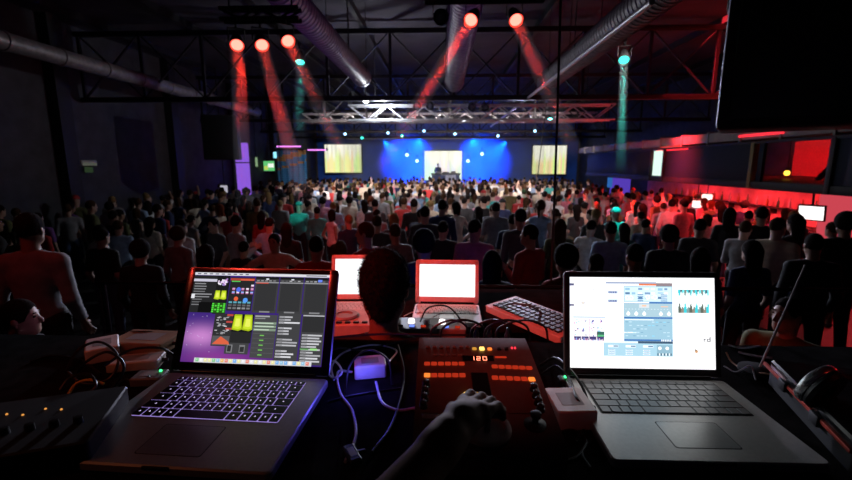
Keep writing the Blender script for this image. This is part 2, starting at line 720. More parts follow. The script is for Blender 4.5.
# ------------------------------------------------------------------ roof trusses across the hall
NTH = ['nearest', 'second', 'third', 'farthest']
for i, Y in enumerate((12.2, 18.2, 24.2, 29.4)):
    t = thing('roof_truss', 'dark steel roof truss with crossed braces, %s of four spanning the hall' % NTH[i], 'roof truss', (0, Y, 4.42), group='dark roof trusses spanning the hall')
    zb, zt = 0.0, 1.72
    for nm, z in (('bottom_chord', zb), ('top_chord', zt)):
        MB().bar((-10.1, 0, z), (10.7, 0, z), .13, .13, bev=.01).build(nm, STEEL, t)
    n = 12
    for k in range(n + 1):
        x = -10.0 + 20.6 * k / n
        MB().bar((x, 0, zb + .06), (x, 0, zt - .06), .07).build('post', STEEL, t)
        if k < n:
            x2 = -10.0 + 20.6 * (k + 1) / n
            MB().bar((x + .04, -.02, zb + .05), (x2 - .04, -.02, zt - .05), .065, .03).build('brace', STEEL, t)
            MB().bar((x + .04, .03, zt - .05), (x2 - .04, .03, zb + .05), .065, .03).build('brace', STEEL, t)

# aluminium box trusses that carry lights
def box_truss(label, x0, x1, Y, z, mat, s=.40, pitch=.53, group=None, rx=0):
    t = thing('lighting_truss', label, 'lighting truss', ((x0 + x1) / 2, Y, z), group=group)
    h = s / 2
    L = (x1 - x0) / 2
    for yy in (-h, h):
        for zz in (0, s):
            MB().tube([(-L, yy, zz), (L, yy, zz)], .027, 8).build('chord', mat, t)
    n = int((x1 - x0) / pitch)
    for yy in (-h, h):
        m = MB()
        for k in range(n):
            a, b = -L + 2 * L * k / n, -L + 2 * L * (k + 1) / n
            za, zb = (0, s) if k % 2 else (s, 0)
            m.tube([(a, yy, za), (b, yy, zb)], .016, 6)
        m.build('lacing', mat, t)
    for zz in (0, s):
        m = MB()
        for k in range(n):
            a, b = -L + 2 * L * k / n, -L + 2 * L * (k + 1) / n
            ya, yb = (-h, h) if k % 2 else (h, -h)
            m.tube([(a, ya, zz), (b, yb, zz)], .014, 6)
        m.build('lacing', mat, t)
    for sx in (-.8, .8):
        MB().tube([(sx * L, 0, s), (sx * L, 0, CZ - z)], .012, 6).build('hanging_rod', STEEL, t)
    return t


p0, p1 = at_y(350, 120, 13.2), at_y(612, 120, 13.2)
TRZ = 3.93
box_truss('silver box truss lit white, hung across the middle of the hall', p0.x, p1.x, 13.2, TRZ, ALU, .42)
box_truss('silver box truss over the far crowd, behind the white-lit one', -6.5, 7.0, 20.6, 4.55, ALU)
box_truss('silver box truss above the stage front', -6.5, 6.5, 29.9, 4.35, ALU)
t = box_truss('dark light bar holding three red lamps at upper left', at_y(222, 16, 5.6).x, at_y(300, 16, 5.6).x, 5.6, at_y(262, 20, 5.6).z, BLACK, .12, .2)
LEFTBAR = t
t2 = box_truss('dark light bar holding the two red lamps at top centre', at_y(425, 0, 5.4).x, at_y(545, 0, 5.4).x, 5.4, at_y(471, 2, 5.4).z + .02, BLACK, .12, .2)

# ------------------------------------------------------------------ spiral ducts
def duct(label, x, y0, y1, z, r):
    t = thing('ventilation_duct', label, 'duct', (x, (y0 + y1) / 2, z), group='round metal ducts under the roof')
    L = y1 - y0
    prof = []
    n = int(L / .12)
    for k in range(n + 1):
        a = k / n * L
        prof += [(r, a), (r, a + .09), (r + .011, a + .10), (r + .011, a + .11)]
    RM = rotm(-90, 0, 0)
    MB().lathe([(0, 0)] + prof[:-2] + [(r, L), (r * .93, L + .002), (r * .93, L - .05), (0, L - .05)], (0, -L / 2, 0), RM, 28).build('pipe', ZINC, t)
    m = MB().lathe([(r + .012, 0), (r + .03, .01), (r + .03, .07), (r + .012, .08)], (0, L / 2 - .1, 0), RM, 28)
    m.build('collar', ZINC, t)
    for q in (-.3, .1, .42):
        m = MB()
        for sx in (-1, 1):
            m.tube([(sx * r * .98, q * L, .02), (sx * r * .98, q * L, CZ - z)], .008, 6)
        m.build('hanger', STEEL, t)
    return t


duct('round spiral metal duct, leftmost of the three', -2.05, 5.0, 11.4, 4.82, .21)
duct('round spiral metal duct at top centre behind the red lamps', .30, 5.0, 11.9, 4.78, .23)
duct('round spiral metal duct, rightmost of the three', 2.75, 5.0, 11.4, 4.80, .24)
a, b = at_x(491, 125, 2.3), at_x(652, 2, 2.3)
o = MB().tube([Vector((2.3, b.y, b.z)), Vector((2.3, a.y, b.z))], .035, 10).build('metal_pipe', ALU)
tag(o, 'thin bright metal pipe running below the right duct', 'pipe')
m = MB()
m.tube([(-8.0, 5.0, 4.86), (-8.0, 19, 4.86)], .17, 14)
for k in range(12):
    m.lathe([(.172, 0), (.19, .01), (.19, .06), (.172, .07)], (-8, 5.6 + k * 1.2, 4.86), rotm(-90, 0, 0), 14)
tag(m.build('metal_pipe', ZINC), 'grey pipe running high along the left wall', 'pipe')

# ------------------------------------------------------------------ stage lights
LENS_RED = emat('red_lamp_lens', (1, .19, .14), 3.3)
LENS_HALO = emat('red_lamp_halo', (1, .05, .03), 1.6)  # glowing ring stands in for the halo round a lit lens
LENS_TEAL = emat('teal_lamp_lens', (.05, 1, .75), 3.0)
LENS_WHITE = emat('white_lamp_lens', (.9, .95, 1), 30.0)
LENS_BLUE = emat('blue_lamp_lens', (.35, .65, 1), 5.0)
LENS_OFF = pmat('unlit_lens', (.05, .05, .07), .15)


def stage_light(label, loc, target, r, lens, halo_mat=None, name='stage_light', group=None, L=None):
    """a par can on a yoke, its lens at loc looking at target"""
    d = (Vector(target) - Vector(loc)).normalized()
    M = aim(d)
    L = L or r * 2.6
    t = thing(name, label, 'stage light', loc, group=group)
    MB().lathe([(0, -L), (r * .5, -L), (r * .62, -L * .9), (r * .9, -L * .45), (r * 1.02, -.02), (r * 1.10, 0), (r * 1.10, .02), (r * 1.0, .02), (r * .98, -.01)], (0, 0, 0), M, 22).build('housing', BLACK, t)
    MB().lathe([(0, .008), (r * .45, .006), (r * .80, .0), (r * .86, -.005)], (0, 0, 0), M, 22).build('lens', lens, t)
    if halo_mat:
        MB().lathe([(r * .82, .0), (r * .99, .004), (r * .99, -.01), (r * .8, -.012)], (0, 0, 0), M, 22).build('halo_ring', halo_mat, t)
    m = MB()
    side = d.cross(Vector((0, 0, 1)))
    side = side.normalized() if side.length > .05 else Vector((1, 0, 0))
    c = -d * L * .45
    top = Vector((c.x, c.y, c.z + r * 1.75))
    for k in (-1, 1):
        m.bar(c + side * k * r * 1.12, top + side * k * r * 1.12, r * .10, r * .25)
    m.bar(top - side * r * 1.2, top + side * r * 1.2, r * .25, r * .12)
    m.build('yoke', BLACK, t)
    m = MB()
    m.bar(top, top + Vector((0, 0, r * .9)), r * .28)
    m.lathe([(r * .35, -r * .2), (r * .42, -r * .2), (r * .42, r * .2), (r * .35, r * .2)], top + Vector((0, 0, r * .9)), rotm(0, 90, 0), 14)
    m.build('hanging_clamp', BLACK, t)
    return t


HAZE = volmat('smoke_in_beam', .85, (1, 1, 1), .1)
HAZE_THIN = volmat('thin_smoke_in_beam', .5, (1, 1, 1), .1)


def beam_light(name, src, dst, power, col, size, spread):
    d = bpy.data.lights.new(name, 'AREA')
    d.shape = 'DISK'
    d.size = size
    d.spread = R(spread)
    d.energy = power
    d.color = col
    o = bpy.data.objects.new(name, d)
    COL.objects.link(o)
    o.location = src
    o.rotation_euler = (Vector(dst) - Vector(src)).to_track_quat('-Z', 'Y').to_euler()
    return o


def beam_haze(src, dst, r0, r1, L, dens=.9):
    """smoke drifting through a beam, thinning out with distance from the lamp"""
    d = (Vector(dst) - Vector(src)).normalized()
    M = aim(d)
    m = volmat('smoke_in_beam', dens, (1, 1, 1), .1)
    nt = m.node_tree
    v = [n for n in nt.nodes if n.type == 'VOLUME_SCATTER'][0]
    g = nt.nodes.new('ShaderNodeNewGeometry')
    ds = nt.nodes.new('ShaderNodeVectorMath'); ds.operation = 'DISTANCE'
    ds.inputs[1].default_value = src
    nt.links.new(g.outputs['Position'], ds.inputs[0])
    mr = nt.nodes.new('ShaderNodeMapRange')
    mr.inputs['From Min'].default_value = 0
    mr.inputs['From Max'].default_value = L * .98
    mr.inputs['To Min'].default_value = dens
    mr.inputs['To Max'].default_value = 0
    nt.links.new(ds.outputs['Value'], mr.inputs['Value'])
    nt.links.new(mr.outputs[0], v.inputs['Density'])
    o = MB().lathe([(0, .0), (r0, .0), (r0 + (r1 - r0) * .5, L * .5), (r1, L), (0, L)], src, M, 18).build('haze', m)
    o['kind'] = 'stuff'
    return o


RED = (1.0, .035, .018)
PAR = [(237, 45, 5.6, 247, 262, 6.6, 2.3, 1.1, 'red stage lamp, left of three on the left light bar'),
       (262, 45, 5.6, 318, 250, 7.4, 2.4, 1.1, 'red stage lamp, middle of three on the left light bar'),
       (288, 41, 5.5, 395, 262, 8.0, 2.4, 1.3, 'red stage lamp, right of three on the left light bar'),
       (471, 20, 5.4, 330, 250, 7.2, 2.5, 2.6, 'red stage lamp at top centre, above the centre duct'),
       (516, 20, 5.4, 618, 250, 8.6, 2.5, 2.2, 'red stage lamp at top centre, right of the centre duct')]
for (px, py, Y, tx, ty, TY, BL, BP, lab) in PAR:
    p, q = at_y(px, py, Y), at_y(tx, ty, TY)
    look = p.lerp(q, .5) + (CPOS - p).normalized() * 1.5     # the lens itself is seen almost face on
    stage_light(lab, p, p + (q - p).normalized() * .5 + (CPOS - p).normalized() * 1.0, .085, LENS_RED, LENS_HALO)
    dd = (q - p).normalized()
    s0 = p + dd * .05
    beam_light('red_lamp_beam', s0, q, BP, RED, .11, 2.2)
    beam_haze(s0, q, .085, .14, BL, dens=.9)

TEAL = (.03, .85, .7)
for (px, py, Y, ln, lab, r, tgt) in ((300, 62, 7.0, 1.3, 'small teal moving lamp hanging beside the red lamps on the left', .075, (298, 212, 10.6)),
                                     (351, 98, 12.6, 0, 'small teal lamp on the roof truss left of the white spotlight', .07, (345, 196, 19)),
                                     (557, 98, 12.6, 0, 'small teal lamp on the roof truss by the hanging cable', .07, (524, 198, 15)),
                                     (624, 60, 8.5, 1.7, 'small teal moving lamp at upper right with a faint beam', .10, (619, 224, 9.0))):
    p = at_y(px, py, Y)
    q = at_y(*tgt)
    stage_light(lab, p, p + (q - p).normalized() * .6 + (CPOS - p).normalized() * .8, r, LENS_TEAL)
    s0 = p + (q - p).normalized() * .06
    spot('teal_lamp_beam', s0, q, 2600 if ln else 3000, TEAL, 7 if ln else 8, .5, .04)
    if ln:
        beam_light('teal_lamp_beam', s0, q, .16, TEAL, .10, 3.0)
        beam_haze(s0, q, .07, .12, ln + .4, dens=.5)

# white spotlight on the silver truss
p = at_y(366, 100, 12.9)
stage_light('bright white spotlight on the left of the silver truss', p, p + Vector((.5, -1.0, -.25)), .10, LENS_WHITE)
point('white_spot_glow', p + Vector((.50, -.35, -.32)), 170, (.85, .9, 1), .06)
for j, (px, py, lab) in enumerate(((417, 106, 'unlit black lamp under the silver truss, first right of the spotlight'),
                                   (430, 106, 'unlit black lamp under the silver truss, second right of the spotlight'),
                                   (472, 107, 'unlit black lamp under the silver truss, third right of the spotlight'),
                                   (485, 107, 'unlit black lamp under the silver truss, fourth right of the spotlight'))):
    p = at_y(px, py, 12.9)
    stage_light(lab, p, p + Vector((0, -1, -.4)), .11, LENS_OFF)
stage_light('unlit dark lamp beside the red lamp at top centre', at_y(441, 17, 5.4), at_y(441, 17, 5.4) + Vector((.0, -1, -.5)), .085, LENS_OFF)
# far small lamps
for (px, py, Y, lab) in ((407, 155, 30.0, 'small blue-white lamp left of the stage screen, upper'), (417, 161, 30.4, 'small blue-white lamp left of the stage screen, lower'),
                         (468, 161, 30.4, 'small blue-white lamp right of the stage screen, lower'), (482, 154, 30.0, 'small blue-white lamp right of the stage screen, upper')):
    p = at_y(px, py, Y)
    stage_light(lab, p, p + Vector((0, -1, -.15)), .13, LENS_BLUE)
for j, (px, py, Y) in enumerate(((388, 133, 20.3), (402, 136, 20.3), (424, 131, 20.3), (455, 134, 20.3), (498, 136, 20.3), (535, 131, 20.3), (345, 134, 20.3), (362, 138, 20.3))):
    p = at_y(px, py, Y)
    stage_light('small blue lamp under the far silver truss, %s from the left' % ['third', 'fourth', 'fifth', 'sixth', 'seventh', 'eighth', 'first', 'second'][j], p, p + Vector((.1, -1, -.5)), .07,
                LENS_TEAL if j in (1, 7) else LENS_BLUE, group='small lamps under the far truss')

# ------------------------------------------------------------------ screens at the far end
def streak_screen(name, label, px0, py0, px1, py1, Y, s, tint, seed, lower=1.0):
    a, b = at_y(px0, py1, Y), at_y(px1, py0, Y)
    w, h = b.x - a.x, b.z - a.z
    t = thing(name, label, 'projection screen', ((a.x + b.x) / 2, Y, a.z))
    rr = random.Random(seed)
    m = MB()
    n = 18
    for k in range(n):
        v = rr.uniform(.72, 1.0)
        yl = rr.uniform(.55, .95)
        c1 = (1.05 * v, 1.04 * v, .86 * v)
        c0 = tuple(c * (.70 + .35 * rr.random()) * lower for c in tint)
        x0, x1 = -w / 2 + w * k / n, -w / 2 + w * (k + 1) / n
        for (z0, z1, ca, cb) in ((0, h * yl * .6, c0, c0), (h * yl * .6, h * yl, c0, c1), (h * yl, h, c1, c1)):
            m.add([(x0, 0, z0), (x1, 0, z0), (x1, 0, z1), (x0, 0, z1)], [[0, 1, 2, 3]], 0, (ca, ca, cb, cb))
    m.build('projection_surface', screen_mat(name + '_picture', s), t, smooth=0)
    f = MB()
    for (c, d) in (((0, .03, -.04), (w + .16, .06, .08)), ((0, .03, h + .04), (w + .16, .06, .08)), ((-w / 2 - .04, .03, h / 2), (.08, .06, h)), ((w / 2 + .04, .03, h / 2), (.08, .06, h))):
        f.box(c, d)
    f.box((0, .05, h / 2), (w, .02, h))
    f.build('screen_frame', BLACK, t)
    hm = MB()
    for sx in (-1, 1):
        hm.tube([(sx * w * .4, .03, h + .08), (sx * w * .4, .03, CZ - a.z)], .012, 6)
    hm.build('hanger', BLACK, t)
    return t


o = MB().box((.3, 34.80, 2.95), (20.6, .06, 5.8), bev=.01).build('added_stage_backdrop', pmat('backdrop_painted_blue_light', (.02, .10, .50), .9, 0, .25, .8)); tag(o, 'added cloth backdrop behind the stage, blue stage light put into its colour', 'backdrop')  # the stage's blue light is put into the cloth colour
streak_screen('projection_screen', 'bright yellow-white projection screen left of the stage', 325.5, 144.5, 361, 172.5, 33.6, 1.05, (.92, .95, .42), 3)
streak_screen('projection_screen', 'bright yellow-white projection screen right of the stage', 532, 145.5, 567, 174, 33.6, .95, (.95, .92, .42), 5)
streak_screen('projection_screen', 'bright white screen glowing behind the stage performer', 424.5, 151, 462, 180, 34.4, 1.6, (.85, .95, .8), 8)

# performer's desk on the stage
t = thing('stage_desk', 'dark desk on the stage in front of the white screen', 'desk', (.25, 31.7, 1.0))
MB().box((0, 0, .95), (2.1, .8, .12), bev=.02).build('top', BLACK, t)
MB().box((0, -.33, .44), (2.0, .05, .88)).build('front_panel', pmat('blue_cloth', (.03, .06, .2), .8), t)
for sx in (-.95, .95):
    MB().box((sx, 0, .44), (.06, .7, .88)).build('side_panel', BLACK, t)
for (dx, w_, h_) in ((-.55, .4, .12), (.0, .5, .10), (.55, .35, .14)):
    o = MB().box((.25 + dx, 31.7, 2.01 + h_ / 2), (w_, .4, h_), bev=.01).build('dj_player', GREYP)
    tag(o, 'small grey deck on the stage desk, %s of three' % ('left' if dx < 0 else 'right' if dx > 0 else 'middle'), 'deck', 'decks on the stage desk')
o = MB().box((.62, 31.28, 1.62), (.75, .03, .5), bev=.01).build('banner', pmat('pale_banner', (.55, .6, .75), .7))
tag(o, 'small pale banner hanging on the front of the stage desk', 'banner')

# ------------------------------------------------------------------ left side
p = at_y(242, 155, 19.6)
t = thing('glow_pillar', 'tall column by the left wall, its purple light put in as glow', 'column', (p.x, 19.6, 0))
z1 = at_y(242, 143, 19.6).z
MB().box((0, 0, (z1 - 1.0) / 2 + 1.0 + .0), (.50, .30, z1 - 1.0), bev=.01).build('painted_glow', emat('painted_purple_light', (.34, .13, .95), .75), t)  # purple light falling on the pillar, made as its own glow
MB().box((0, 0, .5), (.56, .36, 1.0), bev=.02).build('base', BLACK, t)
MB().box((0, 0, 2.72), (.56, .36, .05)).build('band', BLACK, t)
for (x0, x1, y, Y, lab) in ((276, 302, 146.5, 24, 'pink neon tube high by the blue curtain, left one'), (307, 327, 150, 25, 'pink neon tube high by the left screen, right one')):
    a, b = at_y(x0, y, Y), at_y(x1, y, Y)
    t = thing('neon_tube', lab, 'neon tube', ((a.x + b.x) / 2, Y, a.z))
    L = (b.x - a.x) / 2
    MB().tube([(-L, 0, 0), (L, 0, 0)], .035, 8).build('tube', emat('pink_neon', (.85, .25, .9), 1.6), t)
    for sx in (-1, 1):
        MB().box((sx * L, 0, .03), (.08, .1, .14)).build('end_cap', BLACK, t)
        MB().tube([(sx * L, 0, .1), (sx * L, 0, CZ - a.z)], .008, 6).build('hanger', BLACK, t)
# blue hanging with a tan diagonal band
a, b = at_y(268, 182, 26), at_y(306, 150, 26)
m = MB()
w = b.x - a.x
n = 40
zlo = .3
for k in range(n):
    x0, x1 = a.x + w * k / n, a.x + w * (k + 1) / n
    y0, y1 = 26 + .07 * math.sin(k * 1.1), 26 + .07 * math.sin((k + 1) * 1.1)
    zz = [zlo + (b.z - zlo) * q / 24 for q in range(25)]
    for q in range(24):
        u = k / n
        zc = (zz[q] + zz[q + 1]) / 2
        band = abs(zc - (2.75 + u * .65)) < .16 or abs(zc - (2.2 + u * .65)) < .06
        m.add([(x0, y0, zz[q]), (x1, y1, zz[q]), (x1, y1, zz[q + 1]), (x0, y0, zz[q + 1])], [[0, 1, 2, 3]], 1 if band else 0)
o = m.build('curtain', [pmat('blue_drape', (.06, .28, .55), .8), pmat('tan_band', (.45, .28, .10), .8)])
mod = o.modifiers.new('thickness', 'SOLIDIFY'); mod.thickness = .015
tag(o, 'blue hanging drape with a tan diagonal band at far left', 'curtain')
o = MB().tube([(a.x - .1, 26, b.z + .02), (b.x + .1, 26, b.z + .02)], .03, 8).build('curtain_rail', BLACK)
tag(o, 'black rail carrying the blue drape', 'rail')
def small_display(label, px, py, Y, w, h, col, s, rz=0, name='monitor', extra=None):
    p = at_y(px, py, Y)
    t = thing(name, label, 'monitor', p, (0, 0, R(rz)))
    MB().box((0, .03, 0), (w + .06, .05, h + .06), bev=.01).build('case', BLACK, t)
    m = MB()
    m.add([(-w / 2, 0, -h / 2), (w / 2, 0, -h / 2), (w / 2, 0, h / 2), (-w / 2, 0, h / 2)], [[0, 1, 2, 3]], 0, col)
    for (u0, v0, u1, v1, c) in (extra or ()):
        m.add([(-w / 2 + w * u0, -.002, -h / 2 + h * v0), (-w / 2 + w * u1, -.002, -h / 2 + h * v0), (-w / 2 + w * u1, -.002, -h / 2 + h * v1), (-w / 2 + w * u0, -.002, -h / 2 + h * v1)], [[0, 1, 2, 3]], 0, c)
    m.build('display', screen_mat(name + '_display', s), t, smooth=0)
    MB().bar((0, .05, h / 2), (0, .05, CZ - p.z), .03).build('mount_pole', BLACK, t)
    return t


small_display('small green and white lit display beside the blue drape', 269, 166, 24.5, .62, .55, (.12, .55, .18), 1.0, extra=((.4, .35, .95, .75, (.9, .95, .85)), (.05, .1, .4, .5, (.5, .6, .1))))
small_display('narrow pale green lit display between purple column and drape', 256, 162, 23.5, .18, .5, (.35, .55, .3), .6)
small_display('small cyan lit display above the green one', 275, 155, 25, .2, .35, (.3, .8, 1), 1.2)
small_display('white lit display among the guests beside the purple column', 224, 189, 17.5, .30, .30, (.75, .72, .85), .55)
small_display('white lit display low among the guests at far left', 281, 187, 22, .28, .38, (1, .93, .85), 1.3)
# emergency light on the left wall
p = at_x(88, 163, FX0 + .12)
t = thing('wall_lamp', 'dim pale emergency lamp high on the dark left wall', 'wall lamp', p)
MB().box((0, 0, 0), (.10, .55, .16), bev=.02).build('housing', pmat('pale_housing', (.5, .5, .48), .5), t)
MB().box((.055, 0, -.03), (.02, .48, .08), bev=.005).build('lens', emat('dim_lens', (.7, .75, .6), .10), t)
MB().box((.0, .0, -.19), (.03, .26, .16)).build('exit_plate', emat('exit_plate', (.3, .55, .25), .06), t)
# loudspeaker hung at left
def speaker(label, loc, d, rz, chains=True):
    t = thing('loudspeaker', label, 'loudspeaker', loc, (0, 0, R(rz)))
    MB().box((0, 0, 0), d, bev=.03).build('cabinet', BLACK, t)
    MB().box((0, -d[1] / 2 - .008, 0), (d[0] * .92, .03, d[2] * .94), bev=.012).build('grille', RUBBER, t)
    for sx in (-1, 1):
        MB().tube([(sx * d[0] * .35, 0, d[2] / 2), (sx * d[0] * .35, 0, CZ - loc[2])], .012, 6).build('hanging_chain', STEEL, t)
        MB().box((sx * (d[0] / 2 + .006), 0, .0), (.02, .14, .10), bev=.006).build('handle', RUBBER, t)
    return t


p = at_y(222, 138, 13.6)
speaker('black loudspeaker hung near the left wall above the crowd', (p.x, 13.6, p.z), (1.0, .7, 1.35), 18)
a = at_y(715, 129, 3.0)
speaker('huge black loudspeaker hung at the upper right corner', (a.x + .84 * .85 + .54 * .3, a.y - .54 * .85 + .84 * .3, a.z + .85), (1.7, .56, 1.7), -33)

# ------------------------------------------------------------------ right side: balcony over the bar
BX = 6.4
NAVY = pmat('navy_panel', (.012, .022, .040), .6, 0, .12, 25, 0, .2)
y_end = 19.6
t = thing('balcony', 'dark balcony front with navy panels above the red-lit bar', 'balcony', (BX, 12.5, 2.1))
def zat(px, py): return at_x(px, py, BX)
def yat(px): return at_x(px, 164, BX).y
zb0 = CAMZ - .078 * BX      # underside
zt0 = CAMZ + .068 * BX
ylo = 4.6
MB().box((.06, (ylo + y_end) / 2 - 12.5, zb0 + .075 - 2.1), (.16, y_end - ylo, .15), bev=.01).build('edge_beam', BLACK, t)
spans = [(y_end, yat(651)), (yat(663), yat(749)), (yat(756), yat(762)), (yat(831), ylo)]
for (ya, yb) in spans:
    MB().box((.04, (ya + yb) / 2 - 12.5, (zb0 + .15 + zt0) / 2 - 2.1), (.06, abs(ya - yb) - .03, zt0 - zb0 - .15), bev=.006).build('front_panel', NAVY, t)
for px in (651, 664, 752, 832):
    yy = yat(px)
    MB().box((.02, yy - 12.5, (zb0 + zt0) / 2 - 2.1), (.12, .10, zt0 - zb0), bev=.008).build('post', pmat('yellowed_post', (.25, .20, .07), .6) if px == 752 else BLACK, t)
MB().box((2.1, (ylo + y_end) / 2 - 12.5, zb0 + .10 - 2.1), (4.1, y_end - ylo, .12)).build('floor_slab', BLACK, t)
MB().bar((0, ylo - 12.5, zt0 - 2.1), (0, y_end - 12.5, zt0 - 2.1), .06, .05).build('rail', BLACK, t)
# tan / bright lit panel in the balcony front
yy = yat(657)
o = MB().box((BX + .02, (yat(651) + yat(663)) / 2, (zb0 + zt0) / 2 + .06), (.05, abs(yat(651) - yat(663)) * .62, (zt0 - zb0) * .78), rotm(0, 0, 0), bev=.004).build('wall_light', emat('pale_light_panel', (.75, 1, .85), 1.1))
tag(o, 'narrow glowing pale panel set in the balcony front', 'light panel')
# pale soffit beam above
SOFF = pmat('pale_soffit', (.34, .31, .31), .6, 0, .2, 4)
m = MB()
zs0, zs1 = CAMZ + .075 * BX, CAMZ + .118 * BX
m.box((BX + .32, (4.6 + 21) / 2, (zs0 + zs1) / 2), (.55, 16.4, zs1 - zs0 - .05), bev=.02)
for k in range(14):
    m.box((BX + .32, 5.2 + k * 1.15, (zs0 + zs1) / 2), (.60, .06, zs1 - zs0 + .02), bev=.01)
o = m.build('boxed_duct', SOFF)
tag(o, 'long pale boxed duct lit red above the balcony', 'duct')
for (x0, x1, yy_, lab) in ((737, 781, 135.5, 'added red glow for the light streak on the boxed duct, near one'), (655, 687, 150, 'added red glow for the light streak on the boxed duct, far one')):
    a, b = at_x(x0, yy_, BX - .02), at_x(x1, yy_, BX - .02)
    o = MB().bar((BX + .02, a.y, a.z - .02), (BX + .02, b.y, a.z - .02), .03, .05, bev=.005).build('streak_glow', emat('red_streak_glow', (1, .03, .05), 1.5))  # added glowing bars for the red light streaks along the duct
    tag(o, lab, 'glow streak')
# upper room behind the balcony opening
slab('wall_right_upper', (10.55, 9.0, 3.2), (.1, 9.0, 1.9), pmat('red_wall_paint', (.5, .10, .09), .7))
o = MB().bar((BX + 1.1, yat(800) + .9, zb0 + .2), (BX + 1.1, yat(775) - .6, zt0 + .2), .09, .05).build('brace', BLACK)
tag(o, 'dark diagonal brace behind the balcony opening', 'brace')
p = at_x(787, 173, 8.0)
t = thing('wall_lamp', 'small yellow lamp glowing behind the balcony opening', 'lamp', p)
MB().ball((0, 0, 0), .06).build('bulb', emat('amber_bulb', (1, .55, .05), 3.0), t)
MB().lathe([(.03, .05), (.05, .07), (.05, .12), (0, .12)]).build('socket', BLACK, t)
MB().bar((0, 0, .1), (0, 0, CZ - p.z), .015).build('hanging_rod', BLACK, t)

# bar under the balcony
t = thing('bar_counter', 'long bar counter under the balcony, lit red', 'bar counter', (8.9, 14, 0))
MB().box((0, 0, .52), (.5, 13.0, 1.04), bev=.01).build('front', pmat('bar_red_front', (.35, .08, .07), .5), t)
MB().box((-.05, 0, 1.08), (.75, 13.2, .07), bev=.015).build('top', GLOSS, t)
slab('wall_right_lower', (10.3, 13.5, 1.1), (.12, 17, 2.2), pmat('bar_back_wall', (.62, .30, .30), .6, 0, .3, 2))
BOT = [pmat('bottle_green', (.05, .18, .07), .15), pmat('bottle_amber', (.3, .12, .03), .15), pmat('bottle_clear', (.5, .5, .5), .12)]
t = thing('bar_shelf', 'long shelf of bottles on the red wall behind the bar', 'shelf', (10.1, 13.5, 1.35))
MB().box((0, 0, 0), (.26, 12, .04)).build('board', BLACK, t)
for k in range(7):
    MB().box((.02, -5.8 + k * 1.93, -.1), (.2, .03, .18)).build('bracket', BLACK, t)
pb = MB().lathe([(0, 0), (.036, 0), (.038, .01), (.038, .17), (.014, .23), (.013, .29), (.016, .29), (.016, .305), (0, .305)], n=12)
for k in range(26):
    yb = 8.0 + k * .44
    m = MB(); m.v, m.f, m.m, m.c = pb.v, pb.f, pb.m, pb.c
    o = m.build('bottle', BOT[k % 3], loc=(10.08, yb, 1.37))
    tag(o, ['green', 'amber', 'clear'][k % 3] + ' glass bottle on the shelf behind the red bar', 'bottle', ['green', 'amber', 'clear'][k % 3] + ' bottles on the bar shelf')
# lit things by the bar
p = at_x(811, 213, 6.9)
t = thing('monitor', 'bright white tilted monitor hanging under the balcony', 'monitor', p, (R(8), 0, R(-58)))
MB().box((0, .03, 0), (.42, .05, .30), bev=.01).build('case', BLACK, t)
m = MB(); m.add([(-.185, 0, -.125), (.185, 0, -.125), (.185, 0, .125), (-.185, 0, .125)], [[0, 1, 2, 3]], 0, (1, .95, .93))
m.build('display', screen_mat('bar_monitor_display', 1.6), t, smooth=0)
MB().bar((0, .05, .15), (0, .05, .42), .03).build('mount_pole', BLACK, t)
for (px, py, X, r, lab) in ((697, 204, 7.6, .12, 'glowing white bar lantern, lower left of a pair'), (707, 198, 7.9, .13, 'glowing white bar lantern, upper right of a pair')):
    p = at_x(px, py, X)
    t = thing('lantern', lab, 'lantern', p)
    MB().box((0, 0, 0), (r * 1.6, r * 1.6, r * 1.7), bev=.03).build('shade', emat('lantern_glow', (1, .80, .72), 1.8), t)
    MB().box((0, 0, r), (r * 1.8, r * 1.8, .03)).build('cap', BLACK, t)
    MB().bar((0, 0, r), (0, 0, zb0 - p.z), .02).build('hanging_rod', BLACK, t)
p = at_x(838, 213, 7.3)
t = thing('glow_pillar', 'slanted column beside the white monitor, its pink-red light put in as glow', 'column', (p.x + .15, p.y, 0), (0, R(-3), 0))
MB().box((0, 0, 1.15), (.46, .46, 1.9), bev=.02).build('painted_glow', emat('painted_pink_light', (1, .10, .14), .6), t)  # pink light on this pillar is given as emission
MB().box((0, 0, .1), (.5, .5, .2), bev=.02).build('base', BLACK, t)
a = at_x(618, 182, 9.2)
o = MB().box((9.3, a.y, 1.5), (.08, 2.4, 1.2), bev=.01).build('wall_light', emat('violet_panel', (.16, .08, .8), .55))
tag(o, 'violet blue glowing panel at the far end of the bar', 'light panel')
p = at_y(613, 166, 24)
o = MB().box((p.x, 24, p.z), (.45, .1, 2.3), bev=.02).build('hanging_light', emat('blue_side_panel', (.05, .25, .8), .5))
tag(o, 'tall blue glowing panel right of the right screen', 'light panel')
MBh = MB().tube([(p.x, 24, p.z + 1.1), (p.x, 24, CZ)], .015, 6).build('hanger', BLACK, o, loc=None)
MBh.matrix_parent_inverse = o.matrix_basis.inverted()

